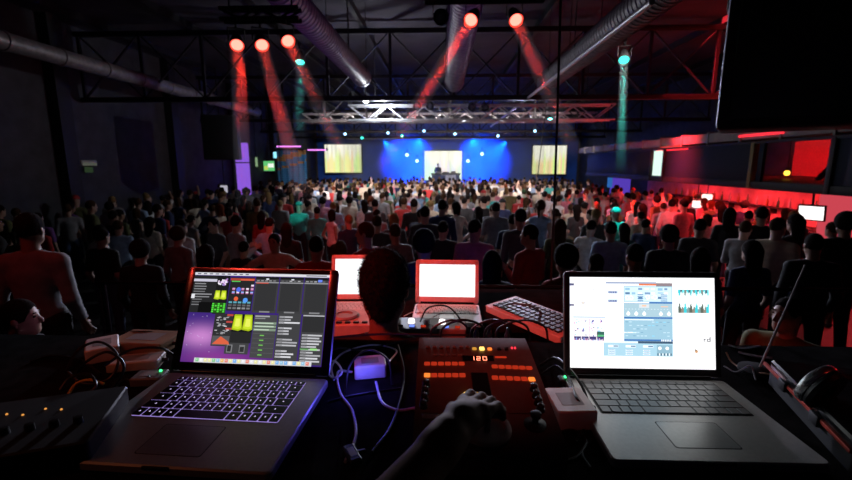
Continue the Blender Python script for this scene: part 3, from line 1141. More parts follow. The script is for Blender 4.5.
# ------------------------------------------------------------------ hanging cables, booth rail
RY = 2.62
zr = at_y(500, 283, RY).z
a = at_y(554.5, 2, RY)
b = at_y(551.5, 283, RY)
pts = [Vector((a.x + (b.x - a.x) * t + .004 * math.sin(t * 9), RY + .02, CZ + (zr - CZ) * t)) for t in [i / 24 for i in range(25)]]
tag(MB().tube(pts, .0075, 8).build('hanging_cable', RUBBER), 'thin dark cable hanging from the roof to the booth rail', 'cable')
p = at_y(541, 150, 12.4)
tag(MB().tube([(p.x + .1, 12.4, 4.4), (p.x + .03, 12.4, 3.5), (p.x - .06, 12.4, 2.3)], .012, 6).build('hanging_cable', RUBBER), 'short thin cable hanging from the roof truss before the right screen', 'cable')
t = thing('guard_rail', 'dark guard rail along the front edge of the booth', 'guard rail', (.25, RY - .08, 1.05))
MB().tube([(-2.4, 0, zr - 1.05), (2.4, 0, zr - 1.05)], .011, 10).build('top_rail', GLOSS, t)
MB().tube([(-2.4, 0, .45), (2.4, 0, .45)], .014, 10).build('lower_rail', GLOSS, t)
for x in (-2.38, -1.25, 0, 1.25, 2.38):
    MB().tube([(x, 0, 0), (x, 0, zr - 1.05)], .016, 10).build('post', GLOSS, t)
# ------------------------------------------------------------------ the booth: tables
TZ, TZ2 = 2.13, 2.04
TABLE = pmat('black_table_top', (.012, .011, .011), .85, 0, .3, 30, .03, 0)


def table(name, label, x0, x1, y0, y1, z, mat):
    t = thing(name, label, 'table', ((x0 + x1) / 2, (y0 + y1) / 2, 1.05))
    w, d, h = x1 - x0, y1 - y0, z - 1.05
    MB().box((0, 0, h - .02), (w, d, .04), bev=.006).build('top', mat, t)
    for sx in (-1, 1):
        for sy in (-1, 1):
            MB().box((sx * (w / 2 - .05), sy * (d / 2 - .05), (h - .04) / 2), (.05, .05, h - .04), bev=.005).build('leg', STEEL, t)
    for sy in (-1, 1):
        MB().box((0, sy * (d / 2 - .05), h - .075), (w - .1, .03, .07)).build('apron', STEEL, t)
    return t


table('equipment_table', 'long black table under the two open laptops and the mixer', -1.75, 1.85, .22, 1.22, TZ, TABLE)
table('equipment_table', 'lower dark table under the two white laptops', -.72, .92, 1.60, 2.08, TZ2, pmat('front_table_top', (.014, .012, .012), .85, 0, .25, 20, 0, 0))

# ------------------------------------------------------------------ laptops
class Disp:
    """display picture: u to the right, v downwards, both 0..1"""
    def __init__(s, w, h):
        s.w, s.h, s.m = w, h, MB()

    def q(s, u0, v0, u1, v1, c, k=1, c2=None):
        x0, x1 = (u0 - .5) * s.w, (u1 - .5) * s.w
        z0, z1 = (1 - v1) * s.h, (1 - v0) * s.h
        y = -.00012 * k
        col = c if c2 is None else (c2, c2, c, c)
        s.m.add([(x0, y, z0), (x1, y, z0), (x1, y, z1), (x0, y, z1)], [[0, 1, 2, 3]], 0, col)

    def poly(s, pts, c, k=1):
        vs = [((u - .5) * s.w, -.00012 * k, (1 - v) * s.h) for u, v in pts]
        s.m.add(vs, [list(range(len(vs)))], 0, c)

    def disc(s, u, v, r, c, k=2, n=10):
        a = s.w / s.h
        s.poly([(u + r * math.cos(2 * PI * i / n), v + r * a * math.sin(2 * PI * i / n)) for i in range(n)], c, k)


def rrect(w, d, r, n=5):
    pts = []
    for (cx, cy, a0) in ((w / 2 - r, d / 2 - r, 0), (-w / 2 + r, d / 2 - r, 90), (-w / 2 + r, -d / 2 + r, 180), (w / 2 - r, -d / 2 + r, 270)):
        for i in range(n + 1):
            a = R(a0 + 90 * i / n)
            pts.append((cx + r * math.cos(a), cy + r * math.sin(a)))
    return pts


def plate(mb, w, d, r, z0, z1, c=(0, 0), mi=0, ch=.0012):
    p = rrect(w, d, r)
    pi = rrect(w - 2 * ch, d - 2 * ch, max(r - ch, .0005))
    n = len(p)
    vs = [(x + c[0], y + c[1], z0) for x, y in pi] + [(x + c[0], y + c[1], z0 + ch) for x, y in p] + [(x + c[0], y + c[1], z1 - ch) for x, y in p] + [(x + c[0], y + c[1], z1) for x, y in pi]
    fs = [list(range(n))[::-1], [3 * n + i for i in range(n)]]
    for k in range(3):
        for i in range(n):
            j = (i + 1) % n
            fs.append([k * n + i, k * n + j, (k + 1) * n + j, (k + 1) * n + i])
    mb.add(vs, fs, mi)
    return mb


LAPALU = pmat('brushed_aluminium', (.50, .49, .48), .42, .45, .05, 140)
KEYBLK = pmat('black_keycap', (.012, .012, .014), .4)
KEYGRY = pmat('silver_keycap', (.22, .22, .225), .4, .3)
KEYWHT = pmat('white_keycap', (.6, .58, .58), .5)
PADM = pmat('trackpad_aluminium', (.40, .40, .40), .30, .45, .05, 140)
BACKLIT = emat('keyboard_backlight', (.50, .36, 1.0), .62)
LEGEND = emat('key_legend', (.75, .65, 1.0), 1.1)
WELL = pmat('keyboard_well', (.02, .02, .022), .5)


def laptop(label, hinge, rz, W, D, theta, LH, disp, scr_mat, bez, body=None, lidm=None, bezm=None, keym=None, backlit=False, kb=(.285, .115, .025), pad=(.13, .085), group=None, keys=True):
    body = body or LAPALU
    t = thing('laptop', label, 'laptop', hinge, (0, 0, R(rz)), group)
    TH = .020
    m = MB(); plate(m, W, D, .012, 0.002, TH, (0, -D / 2), ch=.003)
    m.build('base', body, t)
    for sx in (-1, 1):
        for sy in (.1, .9):
            MB().lathe([(0, 0), (.008, 0), (.008, .003), (0, .003)], (sx * (W / 2 - .03), -D * sy, 0), n=10).build('rubber_foot', RUBBER, t)
    kw, kd, ko = kb
    m = MB(); plate(m, kw + (-.001 if backlit else .006), kd + (-.001 if backlit else .006), .004, TH - .0002, TH + .0003, (0, -ko - kd / 2), ch=.0001)
    k = m.build('keyboard', BACKLIT if backlit else WELL, t)
    if keys:
        unit = kw / 14.5
        rows = [[1.0] * 14 + [.5][:0] + [.5], [1] * 13 + [1.5], [1.5] + [1] * 13, [1.75] + [1] * 11 + [1.75], [2.25] + [1] * 10 + [2.25], [1, 1, 1, 1.25, 5.0, 1.25, 1, 1, 1, 1]]
        rows[0] = [14.5 / 14] * 14
        hts = [.55, 1, 1, 1, 1, 1]
        ru = kd / sum(hts)
        y = -ko
        gap = .0030 if backlit else .0022
        kcache = {}
        rr = random.Random(3)
        for ri, row in enumerate(rows):
            sc = 14.5 / sum(row)
            x = -kw / 2
            for ki in row:
                w = ki * sc * unit
                d = hts[ri] * ru
                key = (round(w, 4), round(d, 4))
                if key not in kcache:
                    mb = MB(); plate(mb, w - gap, d - gap, .0016, 0, .0022, ch=.0006)
                    if backlit and w < unit * 3:
                        lw, ld = .0017, .0022
                        mb.add([(-lw, -ld * .6, .00235), (lw, -ld * .6, .00235), (lw * .4, ld, .00235), (-lw * .4, ld, .00235)], [[0, 1, 2, 3]], 1)
                    o = mb.build('key', [keym or KEYBLK, LEGEND], k)
                    kcache[key] = o
                else:
                    o = kcache[key].copy()
                    COL.objects.link(o)
                o.parent = k
                o.location = (x + w / 2, y - d / 2, TH + .0005)
                x += w
            y -= hts[ri] * ru
    if pad:
        py = -(ko + kd) - .5 * (D - ko - kd) + .004
        m = MB(); plate(m, pad[0] + .003, pad[1] + .003, .005, TH - .0003, TH + .0002, (0, py), 1, ch=.0001)
        plate(m, pad[0], pad[1], .005, TH - .0002, TH + .0005, (0, py), 0, ch=.0002)
        m.build('trackpad', [PADM, WELL], t)
        m = MB(); m.box((0, -D + .0015, TH - .004), (.05, .006, .006), bev=.002)
        m.build('thumb_notch', WELL, t)
    MB().tube([(-W * .42, .004, TH + .001), (W * .42, .004, TH + .001)], .0075, 12).build('hinge', GLOSS, t)
    # lid: upright in xz, leaning back about the hinge
    lid = MB()
    tmp = MB(); plate(tmp, W, LH, .012, 0, .008, (0, LH / 2), ch=.002)
    lid.add([(v.x, .008 - v.z + .001, v.y) for v in tmp.v], [f[::-1] for f in tmp.f])
    lo = lid.build('lid', lidm or body, t, loc=(0, .004, TH + .002), rot=(-R(theta), 0, 0))
    bs, bt, bb = bez
    m = MB()
    sw, sh = W - 2 * bs, LH - bt - bb
    for (c, d) in (((0, LH - bt / 2 - .001), (W - .004, bt - .002)), ((0, bb / 2 + .001), (W - .004, bb - .002)), ((-W / 2 + bs / 2 + .001, LH / 2), (bs - .002, LH - .004)), ((W / 2 - bs / 2 - .001, LH / 2), (bs - .002, LH - .004))):
        m.box((c[0], .0002, c[1]), (d[0], .0022, d[1]), bev=.0006)
    m.build('bezel', bezm or GLOSS, lo)
    dm = disp(sw, sh)
    ob = dm.m.build('display', scr_mat, lo, loc=(0, .0004, bb), smooth=0)
    return t


def picture_left(w, h):
    d = Disp(w, h)
    K = .012
    g = lambda v: (v, v, v * 1.06)
    # wallpaper: violet night sky with a pink glow
    nu, nv = 30, 30
    def wp(u, v):
        x = math.exp(-(((u - .12) / .16) ** 2 + ((v - .72) / .12) ** 2))
        y = math.exp(-(((u - .30) / .30) ** 2 + ((v - .95) / .10) ** 2))
        return (.045 + .55 * x + .20 * y, .018 + .22 * x + .02 * y, .20 + .42 * x + .10 * y - .10 * max(0, v - .85))
    for i in range(nu):
        for j in range(nv):
            u0, v0, u1, v1 = i / nu, j / nv, (i + 1) / nu, (j + 1) / nv
            x0, x1 = (u0 - .5) * w, (u1 - .5) * w
            z0, z1 = (1 - v1) * h, (1 - v0) * h
            d.m.add([(x0, 0, z0), (x1, 0, z0), (x1, 0, z1), (x0, 0, z1)], [[0, 1, 2, 3]], 0, (wp(u0, v1), wp(u1, v1), wp(u1, v0), wp(u0, v0)))
    rr = random.Random(11)
    for _ in range(14):
        d.disc(rr.uniform(.01, .2), rr.uniform(.48, .9), .0025, (.7, .6, .9), 1, 6)
    d.q(0, 0, 1, .030, (.75, .74, .80), 2)
    for i in range(9):
        d.q(.02 + .045 * i, .008, .045 + .045 * i, .021, (.15, .15, .2), 3)
    d.q(.83, .008, .98, .021, (.2, .2, .25), 3)
    # left list panels
    d.q(0, .035, .175, .46, g(.02), 2)
    d.q(.0, .075, .175, .105, (.62, .60, .72), 3)
    for i in range(9):
        d.q(.01, .125 + .03 * i, .05 + .10 * rr.random(), .137 + .03 * i, g(.12 + .2 * rr.random()), 3)
    d.q(.0, .25, .025, .30, (.8, .8, .85), 4)
    d.q(.065, .34, .165, .455, g(.006), 4)
    # thumbnails
    d.q(.175, .035, .27, .47, g(.012), 2)
    for _ in range(40):
        a, r_ = rr.uniform(0, 2 * PI), rr.uniform(0, .036)
        d.disc(.222 + r_ * math.cos(a), .105 + r_ * 1.5 * math.sin(a), .007, rr.choice([(.9, .7, .95), (.7, .3, .7), (.5, .5, .9), (.95, .9, 1), (.3, .15, .5)]), 3 + rr.randint(0, 2), 6)
    def blob(u0, v0, u1, v1, k):
        um = (u0 + u1) / 2
        for (s, c) in ((1.0, (.42, .55, .01)), (.8, (.62, .80, .03)), (.5, (.85, .92, .12))):
            for sg in (-1, 1):
                cx = um + sg * (u1 - u0) * .25
                hw, hh = (u1 - u0) * .25 * s, (v1 - v0) * .5 * s
                vm = (v0 + v1) / 2
                d.poly([(cx - hw * .75, vm - hh), (cx + hw * .7, vm - hh), (cx + hw, vm + hh * .8), (cx + hw * .3, vm + hh), (cx - hw, vm + hh * .85)], c, k)
            k += .5
    blob(.170, .205, .262, .31, 3)
    d.q(.163, .345, .27, .46, (.02, .10, .01), 3)
    for i in range(5):
        for j in range(5):
            if (i + j) % 2 == 0 or j % 2:
                d.q(.166 + .0205 * i, .35 + .0215 * j, .180 + .0205 * i, .366 + .0215 * j, (.10, .75 + .15 * ((i + j) % 2), .06), 4)
    # control matrix
    d.q(.275, .05, .455, .43, g(.022), 2)
    d.q(.275, .06, .455, .085, (.45, .06, .04), 3); d.q(.35, .068, .45, .085, (.75, .12, .06), 4); d.q(.285, .09, .35, .102, (.1, .6, .1), 4)
    for j, v in enumerate((.145, .185, .225)):
        for i in range(5):
            if j == 0 and i < 4: continue
            c = [(.9, .8, .95), (.75, .35, .6), (.35, .45, .95), (.95, .85, 1)][(i * 2 + j) % 4]
            d.q(.298 + .034 * i, v - .014, .318 + .034 * i, v + .014, c, 4)
            d.q(.298 + .034 * i, v + .004, .318 + .034 * i, v + .014, (.45, .12, .3), 5)
    d.disc(.345, .19, .018, (.08, .16, .85), 5); d.disc(.405, .31, .018, (.1, .35, .95), 5); d.disc(.335, .295, .016, (.85, .13, .05), 5)
    for j in range(3):
        for i in range(5):
            d.q(.285 + .034 * i, .325 + .033 * j, .31 + .034 * i, .345 + .033 * j, g(.10 + .25 * rr.random()) if j else (.12, .4, .5), 4)
    # three tall decks
    for (a, b) in ((.462, .635), (.642, .815), (.822, .995)):
        d.q(a, .035, b, .445, g(.05), 2)
        d.q(a, .04, b, .062, g(.01), 3)
        for i in range(5):
            d.q(a + .01 + .03 * i, .075, a + .03 + .03 * i, .088, g(.35 * rr.random() + .1), 4)
        d.q(a, .095, b, .107, g(.32), 3)
        d.q(a + .012, .115, b - .012, .42, g(.035), 4)
        d.q(a + .055, .425, a + .13, .44, g(.25), 4)
    d.q(.47, .103, .56, .115, (.6, .10, .07), 5)
    d.q(.92, .058, .95, .085, (.15, .25, .95), 5); d.q(.725, .058, .745, .07, (.85, .85, .95), 5); d.q(.54, .055, .56, .07, (.85, .85, .95), 5)
    # lower clips panel
    d.q(.20, .465, .335, .82, g(.03), 3)
    for i in range(3):
        for _ in range(10):
            u = rr.uniform(.21, .30); v = .485 + .075 * i + rr.uniform(0, .05)
            d.q(u, v, u + .018, v + .008, g(rr.uniform(.15, .8)), 4)
        d.q(.29, .47 + .075 * i, .335, .49 + .075 * i, (.55, .07, .06), 5)
    d.q(.205, .71, .33, .81, g(.10), 4)
    d.poly([(.21, .80), (.265, .715), (.325, .77), (.335, .80)], (.75, .13, .06), 5)
    d.q(.335, .465, .485, .66, g(.01), 3)
    blob(.335, .47, .485, .65, 4)
    d.q(.335, .66, .485, .78, g(.022), 3)
    d.q(.305, .78, .475, .90, g(.055), 4)
    d.q(.32, .80, .36, .885, g(.22), 5); d.q(.325, .81, .352, .875, g(.03), 6); d.q(.41, .80, .45, .885, g(.20), 5); d.q(.415, .82, .445, .875, g(.03), 6)
    # lists
    d.q(.49, .465, .655, .93, g(.065), 3)
    d.q(.495, .475, .60, .49, g(.4), 4); d.q(.495, .50, .57, .512, g(.25), 4)
    for i in range(3):
        d.q(.492, .545 + .036 * i, .653, .57 + .036 * i, (.22, .30, .22), 4)
        d.q(.50, .552 + .036 * i, .60 + .04 * rr.random(), .562 + .036 * i, (.6, .72, .58), 5)
    for i in range(5):
        d.q(.495, .67 + .052 * i, .65, .672 + .052 * i, g(.16), 4)
        d.q(.545, .685 + .052 * i, .575, .697 + .052 * i, (.18, .55, .10), 5)
    for (a, b, s) in ((.66, .825, 9), (.835, .995, 6)):
        d.q(a, .445, b, .985, g(.055), 3)
        for i in range(s + 6):
            v = (.475 if s == 9 else .665) + .0305 * i
            if v > .955: break
            if s == 9 and i % 4 == 3: continue
            d.q(a + .01, v, a + .02 + (b - a) * rr.uniform(.4, .85), v + .017, g(rr.uniform(.35, .75)), 4)
            d.q(a + .012, v + .005, a + .05, v + .012, g(.15), 5)
    d.q(.84, .47, .99, .64, g(.03), 4)
    d.q(.84, .455, .99, .467, g(.5), 4)
    d.q(.84, .815, .90, .83, (.12, .35, .10), 6); d.q(.91, .812, .96, .832, (.35, .8, .25), 6)
    # dock with small icons
    d.q(.10, .952, .93, 1.0, (.70, .70, .74), 5)
    for i in range(27):
        c = rr.choice([(.85, .85, .9), (.2, .45, .85), (.9, .9, .9), (.85, .5, .15), (.25, .6, .3), (.15, .15, .2), (.8, .25, .2), (.3, .55, .75), (.85, .8, .4)])
        d.q(.11 + .030 * i, .955, .133 + .030 * i, .992, c, 6)
        d.q(.115 + .030 * i, .962, .124 + .030 * i, .975, tuple(min(1, x + .25) for x in c), 7)
    return d


def picture_right(w, h):
    d = Disp(w, h)
    rr = random.Random(4)
    Wt = (1, 1, 1)
    BL, ST, DK, PALE = (.28, .50, .66), (.33, .52, .63), (.02, .08, .22), (.72, .85, .93)
    d.q(0, 0, 1, 1, Wt, 0)
    d.q(0, 0, 1, .012, (.88, .9, .95), 1)
    d.q(.25, .05, .60, .07, (.30, .36, .50), 1); d.q(.48, .068, .60, .088, (.70, .18, .08), 2); d.q(.60, .06, .71, .095, (.25, .20, .22), 1)
    d.q(.0, .07, .03, .095, (.10, .10, .2), 2); d.q(0, .30, .03, .32, (.12, .12, .22), 2); d.q(0, .0, .008, .35, (.7, .72, .85), 1)
    for _ in range(10):
        u, v = rr.uniform(.01, .2), rr.uniform(.06, .40)
        d.q(u, v, u + .012, v + .01, (.6, .62, .7), 2)
    d.q(.08, .27, .105, .30, (.55, .55, .62), 2); d.q(.085, .28, .1, .292, (.8, .7, .55), 3)
    # thin columns
    d.q(.245, .10, .375, .70, (.90, .95, 1.0), 1)
    for v in (.155, .250):
        d.q(.268, v, .33, v + .022, (.05, .08, .25), 3)
        for i in range(5): d.q(.272 + .012 * i, v + .006, .277 + .012 * i, v + .016, (.6, .7, .9), 4)
    for i in range(14):
        v = .11 + .042 * i
        d.q(.25, v, .37, v + .016, PALE if i % 2 else (.82, .90, .97), 2)
    d.q(.243, .10, .247, .70, (.6, .75, .88), 3)
    # blue control racks
    d.q(.375, .095, .71, .71, ST, 1)
    d.q(.38, .105, .705, .265, (.60, .78, .88), 2)
    for i in range(7):
        for j in range(3):
            u = .385 + .045 * i; v = .115 + .048 * j
            if rr.random() < .8: d.q(u, v, u + rr.uniform(.02, .04), v + rr.uniform(.012, .03), rr.choice([Wt, (.9, .95, 1), BL, (.2, .32, .5), (.1, .2, .35)]), 3)
    for (u, v) in ((.40, .225), (.425, .225), (.54, .215), (.59, .215)):
        d.disc(u, v, .016, Wt, 4); d.disc(u, v, .009, (.6, .78, .88), 5)
    for k_ in range(2):
        for i in range(4): d.q(.47 + .16 * k_, .185 + .022 * i, .51 + .165 * k_, .195 + .022 * i, (.12, .25, .45), 4)
    for v in (.268, .435, .68): d.q(.375, v, .71, v + .018, (.05, .16, .42), 3)
    d.q(.375, .27, .55, .283, (.9, .96, 1), 4)
    d.q(.38, .288, .705, .432, (.36, .52, .60), 2)
    d.q(.48, .295, .55, .335, (.60, .66, .70), 3); d.q(.50, .305, .53, .318, (.85, .45, .25), 4); d.q(.63, .315, .68, .325, (.8, .5, .35), 4)
    for u in (.405, .46, .515, .63, .685):
        d.disc(u, .40, .013, Wt, 4); d.q(u - .004, .37, u + .004, .39, (.8, .9, .95), 3)
    for i in range(14): d.q(.385 + .022 * i, .345, .395 + .022 * i, .352, (.6, .72, .8), 3)
    d.q(.38, .456, .705, .68, (.30, .50, .62), 2)
    d.q(.38, .46, .58, .47, (.85, .93, .97), 3); d.q(.37, .60, .46, .612, (.85, .93, .97), 3)
    for i in range(12):
        for j in range(5):
            if rr.random() < .5:
                u, v = .385 + .026 * i, .485 + .038 * j
                d.q(u, v, u + .018, v + .010, rr.choice([(.5, .68, .78), (.2, .38, .52), (.25, .6, .8)]), 3)
    for i in range(6): d.q(.63 + .012 * i, .68, .638 + .012 * i, .70, (.85, .92, .95), 5)
    d.q(.47, .70, .71, .725, (.05, .09, .15), 3)
    # bottom panel
    d.q(.233, .72, .71, .865, (.36, .58, .70), 1)
    d.q(.233, .705, .47, .722, (.75, .86, .92), 3)
    for u in (.265, .385, .505):
        d.q(u, .745, u + .07, .77, (.85, .93, .97), 2); d.q(u + .035, .750, u + .068, .764, (.12, .22, .36), 3)
        for i in range(3): d.q(u, .795 + .022 * i, u + .048, .807 + .022 * i, (.90, .95, 1), 2); d.q(u + .004, .797 + .022 * i, u + .044, .802 + .022 * i, (.15, .25, .4), 3)
    d.q(.60, .74, .705, .86, (.25, .42, .52), 2)
    for i in range(9): d.q(.603 + .0112 * i, .83, .610 + .0112 * i, .855, (.85, .9, .92) if i % 2 else (.05, .1, .15), 4)
    d.disc(.62, .775, .012, Wt, 4); d.disc(.67, .775, .012, Wt, 4)
    # thumbnails at left
    for j in range(3):
        for i in range(4):
            u, v = .028 + .053 * i, .455 + .083 * j
            d.q(u, v, u + .049, v + .078, (.93, .92, .97), 2)
            d.q(u, v, u + .003, v + .078, (.45, .15, .3), 4)
            for _ in range(4):
                a, b = u + rr.uniform(.004, .03), v + rr.uniform(.005, .05)
                d.q(a, b, a + rr.uniform(.005, .014), b + rr.uniform(.008, .02), rr.choice([(.1, .1, .35), (.25, .45, .75), (.05, .05, .12), (.8, .5, .65), (.3, .6, .85)]), 3)
    for i in range(4):
        d.q(.028 + .053 * i, .655, .077 + .053 * i, .70, (.06, .05, .16), 4)
        for k_ in range(4):
            a = .031 + .053 * i + .011 * k_
            d.q(a, .66 + .03 * rr.random(), a + .006, .70, rr.choice([(.9, .9, 1), (.7, .4, .6), (.3, .4, .8)]), 5)
    d.q(.185, .60, .238, .66, (.04, .12, .10), 4); d.q(.19, .635, .235, .655, (.1, .45, .2), 5)
    d.q(.02, .435, .245, .45, (.45, .55, .75), 3)
    # wave shapes
    d.q(.745, .13, .965, .20, (.75, .95, .97), 1); d.q(.745, .29, .965, .385, (.85, .97, .98), 1)
    n = 44
    for i in range(n):
        u0, u1 = .75 + .21 * i / n, .75 + .21 * (i + 1) / n
        e = .5 + .5 * math.sin(i * 1.15) * math.sin(i * .37 + 1)
        c = [(.05, .55, .62), (.08, .16, .2), (.15, .7, .75), (.2, .22, .2)][(i // 3) % 4]
        d.q(u0, .13, u1, .14 + .06 * e, c, 2)
        c = [(.10, .12, .10), (.25, .22, .18), (.05, .55, .62), (.2, .3, .3)][(i // 4) % 4]
        d.q(u0, .385 - .03 - .08 * e, u1, .385, c, 2)
    # letters 'rd' and small marks
    def L(u, v, s, segs):
        for (a, b, c_, e) in segs: d.q(u + a * s, v + b * s * 1.6, u + c_ * s, v + e * s * 1.6, (.12, .12, .14), 3)
    L(.920, .650, .030, [(0, .3, .22, 1.0), (.22, .3, .62, .5)])
    L(.944, .650, .030, [(.55, -.1, .80, 1.0), (0, .3, .22, 1.0), (.22, .3, .55, .48), (.22, .82, .55, 1.0)])
    d.disc(.87, .805, .011, (.55, .30, .15), 3); d.disc(.865, .79, .006, (.15, .10, .08), 4)
    for (u, v) in ((.77, .43), (.77, .55), (.78, .66), (.86, .66), (.77, .78), (.80, .84)):
        d.q(u, v, u + .03, v + .012, (.78, .80, .84), 2); d.q(u, v + .02, u + .02, v + .028, (.86, .88, .9), 2)
    for _ in range(12):
        u, v = rr.uniform(.02, .2), rr.uniform(.76, .97)
        d.q(u, v, u + .008, v + .007, (.6, .6, .65), 2)
    return d


def picture_white(dots):
    def f(w, h):
        d = Disp(w, h)
        d.q(0, 0, 1, 1, (1, .99, 1), 0)
        d.q(0, 0, 1, .03, (.85, .86, .9), 1)
        rr = random.Random(dots)
        if dots:
            for i in range(20):
                for j in range(16):
                    if rr.random() < .75: d.q(.05 + .046 * i, .08 + .055 * j, .05 + .046 * i + rr.uniform(.01, .03), .10 + .055 * j, (.62, .60, .70), 1)
        else:
            for j in range(12):
                d.q(.08, .10 + .07 * j, .08 + rr.uniform(.2, .8), .115 + .07 * j, (.86, .86, .90), 1)
        return d
    return f


hl = at_z(247.5, 374.5, TZ + .022)
laptop('silver laptop at left showing a dark multi-panel screen over violet wallpaper, keyboard backlit', (hl.x, hl.y, TZ), -2.6, .400, .318, 25, .259,
       picture_left, screen_mat('left_display', 1.0), (.022, .014, .022), backlit=True, kb=(.308, .160, .022), pad=(.12, .085))
hr = at_z(643.5, 378, TZ + .022)
laptop('silver laptop at right with a bright white screen of blue panels', (hr.x, hr.y, TZ), .3, .369, .29, 12, .250,
       picture_right, screen_mat('right_display', 1.35), (.014, .014, .020), bezm=pmat('grey_bezel', (.06, .06, .065), .35, .2), keym=KEYGRY, kb=(.300, .130, .016), pad=(.115, .078))
WHITEBODY = pmat('white_laptop_plastic', (.75, .73, .73), .4)
c = at_z(447, 304, TZ2 + .02)
laptop('small white laptop right of the seated person, blank white screen, lit red', (c.x, c.y, TZ2), -1, .272, .22, 12, .186, picture_white(0), screen_mat('front_display', 1.7), (.017, .020, .028), body=WHITEBODY, bezm=WHITEBODY, keym=KEYWHT, kb=(.25, .09, .03), pad=(.06, .05))
c = at_z(362, 304, TZ2 + .02)
laptop('white laptop half hidden behind the seated person, lit red', (c.x, c.y + .04, TZ2), 3, .285, .22, 14, .200, picture_white(5), screen_mat('front_display_dotted', 1.5), (.017, .018, .028), body=WHITEBODY, bezm=WHITEBODY, keym=KEYWHT, kb=(.25, .09, .03), pad=(.06, .05))
for (px, py, lab) in ((368, 301, 'left'), (453, 305, 'right')):
    pass

# ------------------------------------------------------------------ video mixer
MW, MD = .258, .362
mc = at_z(489, 452, TZ + .05)
MX, MY0 = mc.x + .002, mc.y
MROT = R(1.2)
mix = thing('video_mixer', 'dark grey video mixer with red-lit buttons and a 120 readout between the laptops', 'video mixer', (MX, MY0, TZ), (0, 0, MROT))
zn, zf = .058, .098
MBODY = pmat('mixer_panel', (.16, .15, .15), .42, .15, .08, 60)
bm_ = MB()
prof = [(0, .006), (0, zn - .012), (.012, zn), (MD - .06, zf), (MD - .01, zf + .004), (MD, zf - .008), (MD, .006)]
n = len(prof)
vs = [(-MW / 2, y, z) for y, z in prof] + [(MW / 2, y, z) for y, z in prof]
fs = [list(range(n)), [n + i for i in range(n)][::-1]] + [[i, n + i, n + (i + 1) % n, (i + 1) % n] for i in range(n)]
bm_.add(vs, [f[::-1] for f in fs])
bm_.build('body', MBODY, mix)
for sx in (-1, 1):
    for yy in (.03, MD - .03):
        MB().lathe([(0, 0), (.011, 0), (.011, .007), (0, .007)], (sx * (MW / 2 - .03), yy, 0), n=12).build('rubber_foot', RUBBER, mix)
slope = math.atan2(zf - zn, MD - .072)
TILT = rotm(math.degrees(slope), 0, 0)
M_in = (Matrix.Translation((MX, MY0, TZ)) @ Matrix.Rotation(MROT, 4, 'Z')).inverted()


def on_mix(cx, cy):
    """a point of the photograph's mixer (crop pixels) on the panel, in the mixer's own frame"""
    d = ray(400 + cx / 3.2, 330 + cy / 3.2)
    p0 = M_in @ CPOS
    d = M_in.to_3x3() @ d
    tz = math.tan(slope)
    # z = zn + (y-.012)*tz
    t = (zn + (p0.y - .012) * tz - p0.z) / (d.z - d.y * tz)
    return p0 + d * t


def on_panel(name, mb_fn, mat, cx, cy):
    p = on_mix(cx, cy)
    m = MB(); mb_fn(m)
    o = m.build(name, mat, mix, loc=p, rot=(slope, 0, 0))
    return o


def cap(w, d, h, r=.0015):
    return lambda m: plate(m, w, d, r, 0, h, ch=min(.001, h * .3))


RUBBTN = pmat('grey_button', (.26, .24, .24), .5)
LIT_R = emat('lit_red_button', (1, .06, .02), .42)
LIT_O = emat('lit_orange_button', (1, .20, .03), 1.4)
LIT_Y = emat('lit_yellow_button', (1, .60, .12), 2.6)
LIT_YD = emat('dim_yellow_button', (.8, .35, .05), .8)
LIT_LED = emat('red_led', (1, .03, .05), 2.2)
for i in range(7):
    on_panel('button', cap(.010, .008, .004), RUBBTN, 90 + 21 * i, 57)
on_panel('button', cap(.010, .008, .004), LIT_YD, 238, 62)
on_panel('button', cap(.011, .010, .0045), LIT_Y, 262, 62)
on_panel('button', cap(.010, .008, .004), LIT_O, 287, 63)
for x in (317, 340): on_panel('button', cap(.009, .009, .004), KEYBLK, x, 63)
for x in (358, 368): on_panel('indicator', cap(.004, .006, .003), LIT_LED, x, 59)
for i in range(5): on_panel('button', cap(.010, .006, .004), RUBBTN, 112 + 20 * i, 83)
on_panel('display_window', cap(.070, .020, .0022), GLOSS, 250, 92)
# seven-segment figures reading 120
SEG = {'1': 'bc', '2': 'abged', '0': 'abcdef'}
def seven(m, ch, x, w, h, t):
    S = {'a': (0, h / 2, w, t), 'g': (0, 0, w, t), 'd': (0, -h / 2, w, t), 'f': (-w / 2, h / 4, t, h / 2), 'e': (-w / 2, -h / 4, t, h / 2), 'b': (w / 2, h / 4, t, h / 2), 'c': (w / 2, -h / 4, t, h / 2)}
    for s in SEG[ch]:
        cx, cy, a, b = S[s]
        m.box((x + cx, cy, .0026), (a, b, .0008))
on_panel('readout', lambda m: [seven(m, c_, x_, .0078, .0135, .0014) for c_, x_ in (('1', -.014), ('2', .0), ('0', .014))], emat('readout_red', (1, .22, .12), 3.0), 251, 94)
on_panel('lit_label', cap(.026, .006, .002), LIT_R, 322, 88)
for k_ in range(6):
    on_panel('lit_button', cap(.0128, .010, .004), LIT_R, 87 + 22 * k_, 110)
    on_panel('lit_button', cap(.0128, .010, .004), LIT_R, 303 + 22 * k_, 119 + k_ * 1.0)
    on_panel('lit_button', cap(.0128, .011, .004), LIT_R if k_ else LIT_O, 87 + 22.5 * k_, 147)
    on_panel('lit_button', cap(.0128, .011, .004), LIT_R if k_ < 5 else LIT_O, 304 + 23.5 * k_, 155 + k_)
def knob(r, h):
    return lambda m: m.lathe([(0, 0), (r, 0), (r * .97, h * .35), (r * .80, h * .45), (r * .76, h), (r * .6, h + .001), (0, h + .001)], n=20).box((0, r * .4, h + .0015), (.0012, r * .6, .001), mi=1)
KN = [pmat('black_knob', (.015, .015, .016), .35), pmat('knob_mark', (.6, .6, .6), .5)]
